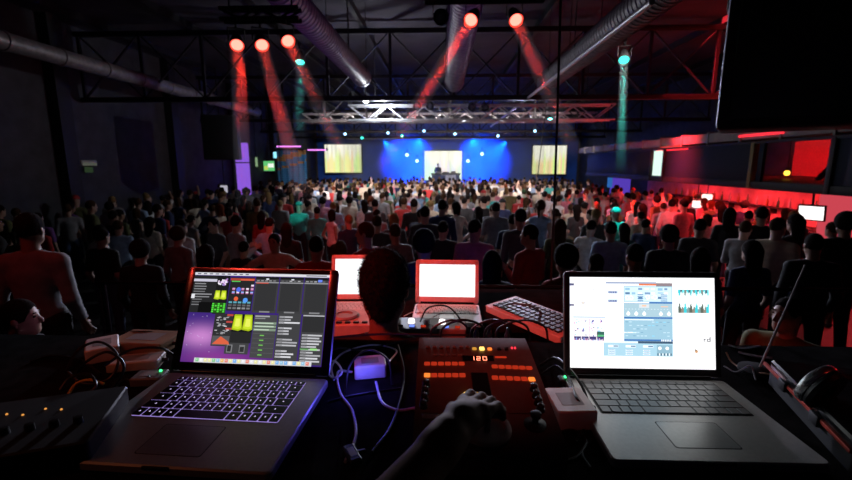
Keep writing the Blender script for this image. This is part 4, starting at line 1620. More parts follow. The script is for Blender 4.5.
for i in range(4):
    on_panel('knob', knob(.0085, .013), KN, 84 - 3 * i, 180 + 22 * i)
    on_panel('knob', knob(.0085, .013), KN, 428 + 7 * i, 192 + 22 * i)
on_panel('button', cap(.030, .012, .005), RUBBTN, 98, 282)
on_panel('button', cap(.010, .010, .004), LIT_Y, 213, 208)
on_panel('button', cap(.010, .010, .004), LIT_YD, 243, 208)
on_panel('joystick', lambda m: (m.lathe([(.020, 0), (.020, .002), (.012, .004), (.006, .006), (.005, .016), (.009, .018), (.010, .024), (0, .026)], n=20)), KN[0], 432, 303)
# transition lever: slotted track, tall lever, round bed
on_panel('lever_track', cap(.036, .115, .003), GLOSS, 262, 195)
on_panel('lever_bed', lambda m: m.lathe([(.046, 0), (.046, .004), (.040, .006), (.036, .006), (.034, .002), (0, .002)], n=36), pmat('lever_bed', (.30, .27, .26), .35, .3), 272, 318)
pl = on_mix(276, 318)
m = MB()
m.bar((0, 0, 0), (0, -.012, .040), .010, .016, bev=.002)
m.tube([(-.030, -.013, .043), (.030, -.013, .043)], .0075, 12)
m.build('lever', pmat('lever_grey', (.33, .30, .30), .35, .3), mix, loc=pl, rot=(slope, 0, 0))
for (cx, w_) in ((110, .05), (390, .05)):
    on_panel('panel_line', cap(w_, .0012, .0008), RUBBTN, cx, 268)

# ------------------------------------------------------------------ the hand on the mixer
SKIN = pmat('skin_tan', (.42, .26, .19), .5, 0, .12, 30)
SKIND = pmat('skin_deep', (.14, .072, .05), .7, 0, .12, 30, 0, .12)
lever_w = (M_in.inverted() @ (Vector(pl) + TILT @ Vector((0, -.013, .045))))
W_ = lever_w + Vector((-.054, -.066, .022))
E_ = Vector((W_.x - .135, W_.y - .20, TZ + .075))
E0 = Vector((E_.x - .03, E_.y - .08, E_.z - .02))
d_ = (lever_w + Vector((-.01, 0, .022)) - W_).normalized()
pr = [('c', tuple(E0), tuple(E_), .050, .045, .02), ('c', tuple(E_), tuple(W_ - (W_ - E_) * .12), .044, .027, .02), ('c', tuple(W_ - (W_ - E_) * .2), tuple(W_ + d_ * .01), .026, .024, .02)]
up_ = Vector((0, 0, 1)); side_ = d_.cross(up_).normalized()
pr.append(('c', tuple(W_ + d_ * .01), tuple(W_ + d_ * .045 + side_ * .014), .018, .019, .02))
pr.append(('c', tuple(W_ + d_ * .01), tuple(W_ + d_ * .047 - side_ * .016), .018, .017, .02))
for i, (o_, L_, cu) in enumerate(((-.026, .068, .50), (-.009, .076, .54), (.009, .070, .60), (.025, .056, .68))):
    b_ = W_ + d_ * (.062 - abs(o_) * .15) + side_ * o_ + up_ * .004
    dd = (d_ + side_ * o_ * 3.0).normalized()
    rr_ = .0086
    for sg, an in ((.45, .35), (.32, .9), (.23, .75)):
        dd = (Matrix.Rotation(-an * cu, 3, side_) @ dd).normalized()
        e_ = b_ + dd * L_ * sg
        pr.append(('c', tuple(b_), tuple(e_), rr_, rr_ * .92, .005))
        b_ = e_; rr_ *= .92
b_ = W_ + d_ * .018 - side_ * .022 - up_ * .006
t1_ = b_ + d_ * .038 - side_ * .022 - up_ * .014
t2_ = t1_ + d_ * .032 + side_ * .004 - up_ * .010
pr.append(('c', tuple(b_), tuple(t1_), .014, .012, .012))
pr.append(('c', tuple(t1_), tuple(t2_), .012, .0095, .005))
V_, Q_ = mesh_sdf(pr, .0028)
o0 = Vector((E0.x, E0.y, V_[:, 2].min()))
arm = bpy.data.objects.new('person', np_mesh('person', V_ - np.array(o0, np.float32), Q_))
COL.objects.link(arm); arm.location = o0
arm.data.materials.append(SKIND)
tag(arm, "person's bare forearm reaching in from below, hand on the mixer lever", 'person')

# ------------------------------------------------------------------ boxes and adapters on the table
def adapter(name, label, cat, px, py, rz, d, mat, z=TZ, r=.006, extra=None):
    p = at_z(px, py, z + d[2] * .5)
    t = thing(name, label, cat, (p.x, p.y, z), (0, 0, R(rz)))
    m = MB(); plate(m, d[0], d[1], r, 0, d[2], ch=.003); m.build('case', mat, t)
    m = MB(); plate(m, d[0] * .55, d[1] * .5, .002, d[2] - .0002, d[2] + .0004, ch=.0001); m.build('rating_label', pmat('grey_label', (.35, .34, .34), .6), t)
    m = MB().tube([(d[0] / 2 - .002, 0, d[2] * .5), (d[0] / 2 + .014, 0, d[2] * .5)], [.006, .004], 10); m.build('strain_relief', RUBBER, t)
    if extra: extra(t)
    return t


def green_led(p, label_parent, loc):
    MB().ball(loc, .0035, n=10).build('indicator', emat('green_led', (.05, 1, .25), 3.0), label_parent)


adapter('power_adapter', 'pale box-shaped power adapter beside the mixer, left of the right laptop', 'power adapter', 569, 408, 4, (.082, .095, .042), WHITEP)
adapter('power_adapter', 'white box lit blue among the cables right of the left laptop', 'power adapter', 370, 367, 12, (.078, .062, .036), WHITEP)
adapter('power_adapter', 'pale slanted adapter box at far left among cables', 'power adapter', 103, 349, 38, (.075, .10, .040), WHITEP)
adapter('cardboard_box', 'flat brown box behind the left laptop', 'box', 147, 342, -4, (.16, .10, .035), pmat('brown_card', (.36, .22, .12), .7))
adapter('power_adapter', 'flat reddish adapter lying left of the left laptop screen', 'power adapter', 137, 362, 14, (.12, .06, .025), pmat('beige_plastic', (.5, .42, .38), .5))
t = adapter('network_switch', 'small black box with a green light, left of the left laptop', 'network box', 150, 378, 6, (.07, .05, .022), GREYP)
green_led(None, t, (.02, .012, .023))
t = adapter('network_switch', 'small black box with a green light beside the right laptop hinge', 'network box', 565, 381, 3, (.03, .03, .018), BLACK)
green_led(None, t, (0, 0, .020))
# rack unit at far left with amber dots
p = at_z(38, 425, TZ + .05)
t = thing('audio_mixer', 'dark unlit audio unit with tiny amber lights at the bottom left', 'audio mixer', (p.x - .02, p.y, TZ), (0, 0, R(20)))
m = MB(); plate(m, .26, .20, .008, 0, .055, ch=.003); m.build('case', BLACK, t)
for i in range(6):
    MB().lathe([(0, 0), (.008, 0), (.007, .012), (0, .013)], (-.09 + .036 * i, -.03, .055), n=14).build('knob', KN[0], t)
for i in range(5):
    MB().ball((-.08 + .03 * i, .03 + .012 * (i % 2), .0555), .0022, n=8).build('indicator', emat('amber_led', (1, .4, .08), .9), t)
# right: black case with red light painted on its edge
a, b = at_z(772, 369, TZ + .045), at_z(838, 436, TZ + .045)
ang = math.atan2(b.y - a.y, b.x - a.x)
L_ = (b - a).length
t = thing('equipment_case', 'flat black case with a red-lit front edge, right of the right laptop', 'case', (a.x, a.y, TZ), (0, 0, ang))
m = MB(); plate(m, L_ * 1.25, .34, .01, .0, .040, (L_ * .55, .172), ch=.003); m.build('lower_shell', BLACK, t)
m = MB(); plate(m, L_ * 1.25, .34, .01, .0405, .062, (L_ * .55, .172), ch=.004); m.build('lid', GLOSS, t)
MB().bar((-.04, .0, .0415), (L_ * 1.15, .0, .0415), .006, .008, bev=.001).build('red_light_edge', pmat('painted_red_light', (.6, .08, .06), .35, .3), t)  # red light along the case edge put into its colour
for k_ in (.25, .75):
    MB().box((L_ * k_, -.004, .038), (.03, .008, .022), bev=.002).build('latch', STEEL, t)
# headphones
p = at_z(868, 404, TZ + .09)
t = thing('headphones', 'headphones with a silver-rimmed cup at the right edge', 'headphones', (p.x, p.y, TZ + .062), (0, 0, R(-70)))
SILV = pmat('silver_trim', (.7, .7, .72), .25, .8)
for sx in (-1, 1):
    RM = rotm(0, 70 * sx, 0)
    MB().lathe([(0, 0), (.030, 0), (.042, .006), (.043, .018), (.030, .024), (0, .024)], (sx * .07, 0, .022), RM, 24).build('ear_cup', BLACK, t)
    MB().lathe([(.0435, .004), (.0455, .008), (.0455, .015), (.0435, .019)], (sx * .07, 0, .022), RM, 24).build('cup_rim', SILV, t)
    MB().lathe([(.018, -.012), (.042, -.012), (.045, -.004), (.042, .003), (.018, .002)], (sx * .07, 0, .022), RM, 24).build('ear_cushion', RUBBER, t)
MB().tube(spline([(-.075, 0, .03), (-.085, .06, .03), (-.05, .13, .02), (0, .15, .012), (.05, .13, .02), (.085, .06, .03), (.075, 0, .03)], 8), .008, 8).build('headband', BLACK, t)
# thin pale rod at right
a, b = at_y(805, 265, 1.16), at_y(789, 302, 1.12)
base = b + (b - a) * ((b.z - TZ) / (a.z - b.z))
t = thing('microphone_stand', 'thin pale rod leaning up at the right, in front of a guest', 'stand', base)
MB().tube([(0, 0, .01), b - base, a - base], [.003, .003, .002], 8).build('rod', pmat('pale_rod', (.6, .5, .48), .4), t)
MB().lathe([(0, 0), (.045, 0), (.045, .008), (.012, .014), (0, .014)], n=20).build('base', BLACK, t)

# ------------------------------------------------------------------ devices on the lower table
def top_device(name, label, cat, px, py, rz, d, mat, z=TZ2):
    p = at_z(px, py, z + d[2])
    t = thing(name, label, cat, (p.x, p.y, z), (0, 0, R(rz)))
    m = MB(); plate(m, d[0], d[1], .006, 0, d[2], ch=.003); m.build('case', mat, t)
    return t


LIGHTG = pmat('light_grey_plastic', (.55, .53, .52), .45)
t = top_device('disc_player', 'pale disc player with a round dial, in front of the hidden white laptop', 'disc player', 350, 317, 4, (.17, .16, .06), LIGHTG)
MB().lathe([(0, 0), (.05, 0), (.052, .004), (.046, .010), (.03, .010), (.028, .006), (0, .006)], (-.02, .01, .06), n=30).build('jog_dial', pmat('dial_grey', (.3, .29, .29), .4), t)
for i in range(5):
    MB().box((-.06 + .03 * i, -.06, .062), (.02, .014, .006), bev=.002).build('button', KEYBLK, t)
t = top_device('audio_mixer', 'small mixer with white lights in front of the blank white laptop', 'audio mixer', 424, 323, -2, (.30, .11, .05), GREYP)
for i in range(4):
    MB().lathe([(0, 0), (.013, 0), (.011, .014), (0, .015)], (-.10 + .055 * i, .0, .05), n=16).build('knob', emat('lit_white_knob', (1, .93, .95), 1.6) if i in (1, 3) else LIGHTG, t)
for i in range(7):
    MB().box((-.12 + .04 * i, -.035, .052), (.018, .010, .005), bev=.001).build('button', [LIT_R, KEYBLK, emat('lit_blue', (.15, .25, 1), 1.5)][i % 3], t)
a = at_z(505, 297, TZ2 + .05); b = at_z(556, 326, TZ2 + .05)
t = thing('pad_controller', 'pale controller with rows of dark keys, lit red, at the right of the lower table', 'controller', ((a.x + b.x) / 2 + .03, (a.y + b.y) / 2, TZ2), (R(4), 0, math.atan2(b.y - a.y, b.x - a.x) + R(12)))
m = MB(); plate(m, .40, .17, .006, 0.004, .035, ch=.003); m.build('case', LIGHTG, t)
for i in range(14):
    for j in range(5):
        m = MB(); plate(m, .019, .021, .002, .035, .042, (-.165 + .0254 * i, -.056 + .028 * j), ch=.001)
        m.build('key', KEYBLK, t)

# ------------------------------------------------------------------ cables
CBLK, CWHT, CYEL = RUBBER, pmat('white_cable', (.6, .58, .62), .45), pmat('yellow_cable', (.55, .38, .05), .5)


def cable(label, pts, r=.0028, mat=None, z=TZ, group=None, lift=None):
    """control points (px, py, height above the table)"""
    P = []
    for q in pts:
        px, py, h = q
        P.append(at_z(px, py, z + r + h))
    o = MB().tube(spline(P, 8), r, 7).build('cable', mat or CBLK)
    return tag(o, label, 'cable', group)


# right of the left laptop, lit blue
cable('pale cable curling from the blue-lit white box towards the bottom', [(352, 372, .01), (338, 372, .0), (340, 392, .0), (352, 410, .0), (356, 432, .0), (352, 448, .0), (345, 462, 0)], .003, CWHT)
cable('pale cable bending around the left of the blue-lit white box', [(389, 362, .02), (396, 350, .0), (372, 345, .0), (345, 352, .0), (332, 366, .0), (334, 380, 0)], .0026, CWHT)
cable('dark cable running from the left laptop edge to the blue-lit box', [(327, 352, 0), (340, 348, 0), (360, 350, 0), (385, 345, 0), (405, 340, 0), (430, 337, 0)], .003)
cable('white looped cable between the left laptop and mixer', [(326, 372, 0), (334, 378, .01), (342, 372, .02), (336, 362, .01), (327, 361, 0)], .0026, CWHT)
cable('pale cable arcing right of the blue-lit box towards the mixer', [(376, 382, .0), (382, 402, .0), (398, 410, .0), (415, 408, 0)], .003, CWHT)
cable('dark cable looping over the blue-lit white box', [(345, 395, 0), (350, 365, .05), (368, 350, .06), (388, 360, .05), (392, 385, 0)], .0026)
cable('dark cable lying along the left of the mixer', [(398, 345, 0), (404, 372, 0), (400, 400, 0), (390, 428, 0), (372, 452, 0)], .003)
cable('dark cable crossing below the blue-lit box', [(328, 402, 0), (350, 396, 0), (374, 392, 0), (402, 388, 0)], .0026)
cable('dark cable running along the back edge of the black table', [(330, 338, 0), (362, 335, 0), (398, 334, 0), (435, 335, 0), (470, 335, 0)], .0035)
t = adapter('cable_connector', 'black plug lying beneath the blue-lit cables', 'connector', 352, 455, 30, (.022, .05, .014), RUBBER, r=.004)
# behind the mixer
for i, (a_, b_, c_, lab) in enumerate(((430, 452, 470, 'leftmost'), (440, 462, 486, 'second'), (470, 492, 512, 'third'), (484, 506, 530, 'fourth'), (496, 524, 548, 'rightmost'))):
    cable('black cable arching up behind the mixer, %s of five' % lab, [(a_, 342, 0), (a_ + 3, 328, .045), (b_, 320, .07 + .01 * (i % 2)), (c_ - 4, 326, .05), (c_, 341, 0)], .0034, group='black cables arching behind the mixer')
for (px, py, lab) in ((476, 327, 'left'), (489, 327, 'middle'), (507, 329, 'right')):
    p = at_z(px, py + 15, TZ)
    t = thing('cable_plug', 'black upright plug behind the mixer, %s of three' % lab, 'plug', (p.x, p.y, TZ), group='black plugs behind the mixer')
    MB().lathe([(0, 0), (.009, 0), (.009, .026), (.006, .034), (.004, .05), (0, .05)], n=14).build('plug_body', RUBBER, t)
    MB().lathe([(.0095, .004), (.0105, .005), (.0105, .010), (.0095, .011)], n=14).build('collar', STEEL, t)
cable('black cable arcing over the pad controller edge', [(498, 312, 0), (508, 304, .05), (530, 306, .06), (548, 318, .02), (556, 330, 0)], .0035, z=TZ2)
cable('black cable looping before the blank white laptop', [(420, 322, .055), (428, 308, .10), (446, 306, .11), (458, 316, .06), (463, 326, 0)], .003, z=TZ2)
cable('red-lit thin cable beside the seated person', [(404, 316, 0), (415, 312, 0), (428, 318, 0), (440, 314, .05)], .002, CWHT, z=TZ2)
# between mixer and right laptop
cable('black cable looping left of the right laptop hinge, outer loop', [(540, 365, 0), (556, 358, .03), (574, 374, .04), (586, 396, .02), (588, 420, 0), (576, 442, 0)], .0032)
cable('black cable looping left of the right laptop hinge, inner loop', [(542, 374, 0), (556, 366, .03), (570, 380, .03), (578, 400, .04), (596, 416, 0), (600, 440, 0)], .0028)
cable('black cable dropping from the pale adapter to the table front', [(590, 405, .02), (598, 416, 0), (594, 436, 0), (582, 452, 0), (590, 468, 0)], .0026)
cable('black cable lying in front of the pale adapter', [(556, 434, 0), (572, 430, 0), (586, 440, 0), (578, 456, 0), (562, 462, 0)], .003)
# right of the right laptop
cable('pale orange cable curling behind the right laptop hinge', [(726, 352, .02), (732, 362, .0), (748, 372, .0), (768, 374, .01), (790, 380, 0)], .0022, pmat('peach_cable', (.6, .35, .22), .5))
cable('pale cable end rising beside the right laptop screen', [(724, 366, 0), (736, 372, 0), (750, 366, .02), (756, 380, 0)], .002, CWHT)
cable('thin red-lit cable at right beyond the right laptop screen, upper', [(728, 345, .0), (742, 348, 0), (760, 346, 0)], .003, CWHT)
cable('thin red-lit cable at right beyond the right laptop screen, lower', [(738, 352, 0), (756, 356, 0), (772, 358, 0)], .0035, CWHT)
# tangle at far left
for i, (pts, lab, mt) in enumerate((
        ([(66, 372, 0), (78, 350, .03), (100, 342, .05), (118, 356, .04), (110, 378, 0), (84, 384, 0), (68, 372, .02)], 'black cable coiled in a wide loop at far left', None),
        ([(74, 378, 0), (86, 362, .05), (108, 352, .07), (124, 366, .05), (112, 388, .0), (92, 392, 0)], 'black cable coiled over the wide loop at far left', None),
        ([(60, 390, 0), (70, 378, .02), (88, 374, .03), (96, 386, .02), (82, 398, 0)], 'black cable curling nearest the amber-lit unit', None),
        ([(66, 398, 0), (76, 384, .01), (90, 380, .02), (104, 384, .01)], 'yellow cable in the tangle at far left', CYEL),
        ([(86, 344, .0), (110, 334, .02), (150, 332, .03), (178, 336, .0)], 'black cable arching behind the flat brown box', None),
        ([(104, 366, .03), (130, 350, .045), (160, 348, .04), (176, 356, 0)], 'black cable lying over the flat brown box', None),
        ([(112, 392, 0), (124, 380, .0), (140, 384, 0), (150, 376, .02)], 'black cable leading to the green-lit box at left', None),
        ([(30, 362, 0), (52, 356, .0), (80, 360, 0), (100, 374, 0)], 'black cable trailing in from the left edge', None))):
    cable(lab, pts, .0034, mt)

# ------------------------------------------------------------------ stool of the seated person
p = at_y(384, 285, 1.42)
DJX = p.x
t = thing('stool', 'low dark stool under the seated person', 'stool', (DJX, 1.42, 1.05))
MB().lathe([(0, .37), (.16, .37), (.165, .38), (.165, .405), (.15, .415), (0, .415)], n=28).build('seat', BLACK, t)
for a_ in range(4):
    an = R(45 + 90 * a_)
    MB().tube([(.11 * math.cos(an), .11 * math.sin(an), .37), (.17 * math.cos(an), .17 * math.sin(an), 0)], .012, 10).build('leg', STEEL, t)
MB().lathe([(.135, .15), (.145, .145), (.155, .15), (.145, .155), (.135, .15)], n=28).build('foot_ring', STEEL, t)
# ------------------------------------------------------------------ the people
SKINS = [pmat('skin_fair', (.55, .37, .29), .5, 0, .08, 30), SKIN, pmat('skin_brown', (.30, .17, .11), .5, 0, .08, 30)]
HAIRS = {'dark': pmat('hair_dark', (.014, .010, .009), .95, 0, .4, 60, .5, .05), 'brown': pmat('hair_brown', (.05, .026, .014), .95, 0, .4, 60, .5, .05),
         'fair': pmat('hair_fair', (.22, .14, .06), .95, 0, .4, 60, .5, .05), 'red': pmat('hair_red', (.14, .035, .015), .95, 0, .4, 60, .5, .05)}
TOPS = {'black': (.010, .010, .012), 'white': (.72, .71, .70), 'grey': (.24, .24, .25), 'charcoal': (.05, .05, .055), 'red': (.42, .03, .03), 'navy': (.02, .03, .09),
        'cream': (.60, .52, .40), 'pink': (.55, .22, .28), 'teal': (.05, .33, .30), 'olive': (.12, .13, .05), 'violet': (.20, .08, .30), 'light blue': (.30, .42, .60)}
TOPM = {k: pmat('cloth_' + k.replace(' ', '_'), c, .85, 0, .15, 18, .15) for k, c in TOPS.items()}
BOTM = {'black': pmat('trousers_black', (.012, .012, .014), .8), 'blue': pmat('trousers_denim', (.05, .08, .16), .85, 0, .2, 40), 'khaki': pmat('trousers_khaki', (.22, .17, .10), .85)}
SHOEM = [pmat('shoe_black', (.015, .014, .014), .5), pmat('shoe_white', (.5, .5, .5), .5)]

# (figure, sex word, hair phrase, pose phrase)
VAR = [(Fig('m', 'down'), 'man', 'short-haired', ''),
       (Fig('m', 'down', sleeves='long', lean=.03), 'man', 'short-haired', 'long-sleeved '),
       (Fig('f', 'down', hair='long'), 'woman', 'long-haired', ''),
       (Fig('m', 'front', sleeves='long', hyaw=20), 'man', 'short-haired', 'long-sleeved '),
       (Fig('f', ('half', 'down'), hair='tail', sleeves='none'), 'woman', 'ponytailed', 'sleeveless '),
       (Fig('m', ('drink', 'down'), hair='crop', hyaw=-25), 'man', 'cropped-haired', ''),
       (Fig('m', ('down', 'up'), hair='short'), 'man', 'short-haired', 'one arm raised in '),
       (Fig('f', 'hip', hair='bob', sleeves='none', hyaw=30), 'woman', 'bob-haired', 'sleeveless '),
       (Fig('m', 'down', hair='cap'), 'man', 'capped', ''),
       (Fig('m', 'down', hair='bushy', sleeves='long'), 'man', 'bushy-haired', 'long-sleeved '),
       (Fig('f', 'up', hair='long', lean=-.02), 'woman', 'long-haired', 'both arms raised in '),
       (Fig('m', 'hip', sleeves='long', lean=.08, hpitch=-12), 'man', 'short-haired', 'long-sleeved '),
       (Fig('m', 'wide', lean=.02), 'man', 'short-haired', 'arms out in ')]
FINE, FARM = {}, {}


def fine_parts(i):
    if i not in FINE:
        g = VAR[i][0].geo(.017, .0095, True)
        FINE[i] = {k: np_mesh(k if k != 'top' else 'shirt', *g[k]) for k in SLOTS if k != 'shoes'}
        v, q = g['shoes']
        for nm, keep in (('shoe_a', v[:, 0] < 0), ('shoe_b', v[:, 0] >= 0)):
            ren = np.cumsum(keep) - 1
            FINE[i][nm] = np_mesh('shoe', v[keep], ren[q[keep[q].all(1)]])
        for me in FINE[i].values(): me.materials.append(TOPM['grey'])
    return FINE[i]


RAW = {}


def far_raw(i):
    if i not in RAW:
        g = VAR[i][0].geo(.028, .017, False)
        V, Q, mi, n = [], [], [], 0
        for k, s in enumerate(SLOTS):
            v, q = g[s]
            V.append(v); Q.append(q + n); mi.append(np.full(len(q), k)); n += len(v)
        RAW[i] = (np.concatenate(V), np.concatenate(Q), np.concatenate(mi))
    return RAW[i]


def far_mesh(i):
    if i not in FARM:
        me = np_mesh('guest', *far_raw(i))
        for s in SLOTS: me.materials.append(TOPM['grey'])
        FARM[i] = me
    return FARM[i]


def setmat(o, mats):
    for s, m in zip(o.material_slots, mats):
        s.link = 'OBJECT'
        s.material = m


def put_person(i, x, y, rz, sc, mats, label, near, group=None, z=0.0):
    """mats: skin, top, trousers, hair, shoes"""
    if near:
        P = fine_parts(i)
        root = bpy.data.objects.new('person', P['skin'])
        COL.objects.link(root)
        setmat(root, [mats[0]])
        for k, nm in ((1, 'top'), (2, 'trousers'), (3, 'hair'), (4, 'shoe_a'), (4, 'shoe_b')):
            c = bpy.data.objects.new({'top': 'shirt', 'hair': 'cap' if VAR[i][0].hair == 'cap' else 'hair', 'shoe_a': 'shoe', 'shoe_b': 'shoe'}.get(nm, nm), P[nm])
            COL.objects.link(c)
            c.parent = root
            setmat(c, [mats[k]])
    else:
        root = bpy.data.objects.new('person', far_mesh(i))
        COL.objects.link(root)
        setmat(root, mats)
    root.location = (x, y, z)
    root.rotation_euler = (0, 0, rz)
    root.scale = (sc, sc, sc)
    return tag(root, label, 'person', group)


# --- guests one can pick out in the photograph: head position in the picture, distance, kind
def foot(px, py, Y):
    p = at_y(px, py, Y)
    return p.x, p.y, p.z / 1.665          # the scale that puts the head centre there


# px, py, Y, variant, turn, top, hair, skin, bottoms, label
HERO = [
    (366, 232, 5.2, 3, 62, 'red', 'red', 0, 'black', 'red-haired man in a red top turned left, behind the seated person'),
    (275, 241, 5.8, 12, 178, 'cream', 'dark', 1, 'black', 'man facing the booth with arms out, above the left laptop'),
    (299, 206, 10.6, 8, -5, 'teal', 'CAPT', 0, 'black', 'person in a teal cap and teal top, lit teal at left'),
    (317, 211, 10.0, 1, 4, 'teal', 'dark', 1, 'black', 'dark-haired man in a teal top just right of the teal cap'),
    (280, 204, 11.6, 0, 0, 'grey', 'fair', 0, 'blue', 'fair-haired man in grey just left of the teal cap'),
    (262, 216, 9.0, 2, -10, 'red', 'dark', 1, 'black', 'long-haired woman in red left of the teal-capped guest'),
    (268, 224, 7.6, 11, -12, 'light blue', 'dark', 1, 'black', 'man in pale blue stooping above the left laptop'),
    (287, 229, 6.9, 2, 6, 'black', 'dark', 1, 'black', 'long dark-haired woman in black behind the man with arms out'),
    (340, 199, 13.0, 0, 0, 'white', 'dark', 0, 'black', 'man in a white top below the left projection screen'),
    (394, 219, 8.0, 2, 8, 'charcoal', 'fair', 0, 'black', 'fair long-haired woman in charcoal, near the centre'),
    (377, 222, 7.2, 0, 12, 'charcoal', 'brown', 1, 'black', 'brown-haired man in charcoal right of the red-haired man'),
    (375, 204, 10.4, 1, 5, 'charcoal', 'dark', 1, 'black', 'man in charcoal, arms by his sides, left of centre'),
    (414, 204, 9.8, 1, -5, 'black', 'dark', 1, 'black', 'dark-haired man in black before the stage screen, left of the couple'),
    (425, 213, 7.6, 1, 0, 'charcoal', 'dark', 1, 'black', 'broad dark-haired man seen from behind above the seated person\'s laptop'),
    (424, 243, 4.4, 9, 4, 'navy', 'dark', 1, 'black', 'bushy-haired person lit blue just above the blank white laptop'),
    (442, 206, 8.4, 1, -20, 'navy', 'dark', 1, 'black', 'tall man in navy facing a woman in pale top, centre'),
    (456, 207, 8.6, 7, 25, 'cream', 'dark', 0, 'black', 'bob-haired woman in a pale top next to the man in navy'),
    (475, 228, 5.8, 5, -14, 'pink', 'dark', 1, 'black', 'man in pink right of the blank white laptop'),
    (496, 208, 8.8, 0, 0, 'grey', 'dark', 1, 'blue', 'man in grey behind the man in pink'),
    (521, 217, 6.6, 1, 10, 'charcoal', 'dark', 1, 'black', 'tall man in charcoal behind the man in red'),
    (530, 234, 5.4, 3, 42, 'red', 'dark', 1, 'black', 'man in a red top with bent arms left of the right laptop'),
    (492, 262, 4.2, 2, -4, 'black', 'dark', 1, 'black', 'dark long-haired person close behind the pad controller'),
    (566, 258, 4.1, 9, 20, 'red', 'dark', 1, 'black', 'bushy-haired person in red close beside the right laptop screen'),
    (541, 206, 8.6, 4, -30, 'light blue', 'brown', 0, 'black', 'ponytailed woman in pale blue beside the hanging cable'),
    (560, 226, 6.6, 2, -6, 'olive', 'brown', 1, 'black', 'brown long-haired woman in olive right of the hanging cable'),
    (513, 220, 7.6, 0, -8, 'navy', 'dark', 1, 'black', 'man in navy left of the tall man in charcoal'),
    (590, 227, 6.8, 11, -40, 'white', 'dark', 0, 'black', 'man in white leaning right, left of the teal-lit cap'),
    (616, 213, 9.0, 8, 8, 'teal', 'CAPT', 0, 'black', 'person in a teal-lit cap right of centre'),
    (611, 229, 6.4, 0, -6, 'light blue', 'dark', 1, 'blue', 'dark-haired man in pale blue above the right laptop'),
    (624, 229, 6.9, 2, 4, 'teal', 'dark', 1, 'black', 'long-haired woman in teal beside the man in pale blue'),
    (641, 216, 8.6, 0, 10, 'cream', 'dark', 0, 'black', 'man in a cream top right of the teal-lit cap'),
    (669, 235, 5.6, 9, -4, 'black', 'dark', 1, 'black', 'bushy-haired man in black above the right laptop\'s top edge'),
    (636, 255, 4.5, 1, 6, 'navy', 'dark', 1, 'blue', 'dark-haired person in navy just over the right laptop screen'),
    (596, 262, 4.4, 7, -12, 'violet', 'dark', 1, 'black', 'bob-haired woman in violet peeping over the right laptop screen'),
    (700, 258, 4.6, 2, -18, 'violet', 'dark', 1, 'black', 'long-haired person in violet at the right laptop\'s top right corner'),
    (672, 204, 10.6, 1, -30, 'white', 'dark', 0, 'black', 'man in a white top near the red bar'),
    (684, 204, 9.8, 0, 20, 'pink', 'dark', 0, 'black', 'man in pink near the bar, beside the man in white'),
    (524, 187, 17.5, 10, 0, 'white', 'brown', 0, 'black', 'woman in white with both arms raised before the right screen'),
    (365, 183, 19.5, 6, 0, 'cream', 'dark', 0, 'black', 'man in cream with one arm raised left of the stage'),
    (700, 226, 6.8, 0, -30, 'charcoal', 'dark', 1, 'black', 'man in charcoal in front of the red bar, right of the laptop'),
    (730, 214, 8.0, 2, -36, 'black', 'dark', 1, 'black', 'long-haired woman in black before the bar lanterns'),
    (745, 228, 6.4, 3, -60, 'grey', 'brown', 0, 'black', 'man in grey turned to the bar, folded arms'),
    (762, 214, 7.4, 0, -20, 'black', 'dark', 1, 'black', 'man in black left of the white bar monitor'),
    (778, 226, 6.0, 5, -50, 'cream', 'brown', 0, 'black', 'cropped-haired man in cream below the white bar monitor'),
    (796, 222, 6.2, 2, 10, 'charcoal', 'dark', 1, 'black', 'long-haired woman in charcoal under the white bar monitor'),
    (846, 222, 5.9, 9, -12, 'black', 'dark', 1, 'black', 'bushy-haired man in black at the right edge by the pink column'),
    (815, 244, 5.0, 1, -20, 'black', 'dark', 1, 'black', 'man in black between the bar monitor and the right edge'),
    (752, 250, 4.9, 2, 4, 'navy', 'dark', 1, 'black', 'long-haired woman in navy, dimly seen right of the right laptop'),
    (788, 312, 2.95, 5, 128, 'olive', 'dark', 1, 'black', 'cropped-haired man close in front of the booth at right, facing the table'),
    (19, 316, 2.62, 0, -68, 'black', 'dark', 1, 'black', 'dark-haired man in profile close at the lower left edge'),
    (96, 232, 6.6, 11, -28, 'white', 'dark', 1, 'black', 'man in white stooping in the dim crowd at left'),
    (118, 226, 7.4, 0, 10, 'light blue', 'brown', 1, 'black', 'brown-haired man in pale blue in the dim crowd at left'),
    (150, 222, 7.6, 2, -6, 'cream', 'dark', 1, 'black', 'long-haired woman in cream in the dim crowd at left'),
    (180, 226, 6.9, 1, -14, 'white', 'dark', 1, 'black', 'man in long white sleeves above the left laptop\'s left corner'),
    (214, 224, 7.4, 0, 150, 'charcoal', 'dark', 1, 'black', 'man in charcoal facing the booth above the left laptop'),
    (236, 222, 7.0, 3, -40, 'grey', 'dark', 1, 'black', 'man in grey with folded arms in front of the purple column'),
    (140, 250, 4.9, 9, 4, 'black', 'dark', 1, 'black', 'bushy-haired man in black close at left, before the white sleeves'),
    (206, 254, 4.7, 2, 8, 'charcoal', 'dark', 1, 'black', 'long-haired woman in charcoal close above the left laptop'),
    (244, 250, 5.0, 0, -6, 'black', 'dark', 1, 'black', 'short-haired man in black close above the left laptop'),
    (316, 246, 4.9, 1, 2, 'red', 'dark', 1, 'black', 'man in red just right of the man with arms out'),
    (340, 248, 4.7, 7, -6, 'charcoal', 'brown', 1, 'black', 'bob-haired woman in charcoal left of the red-haired man'),
]
placed = []
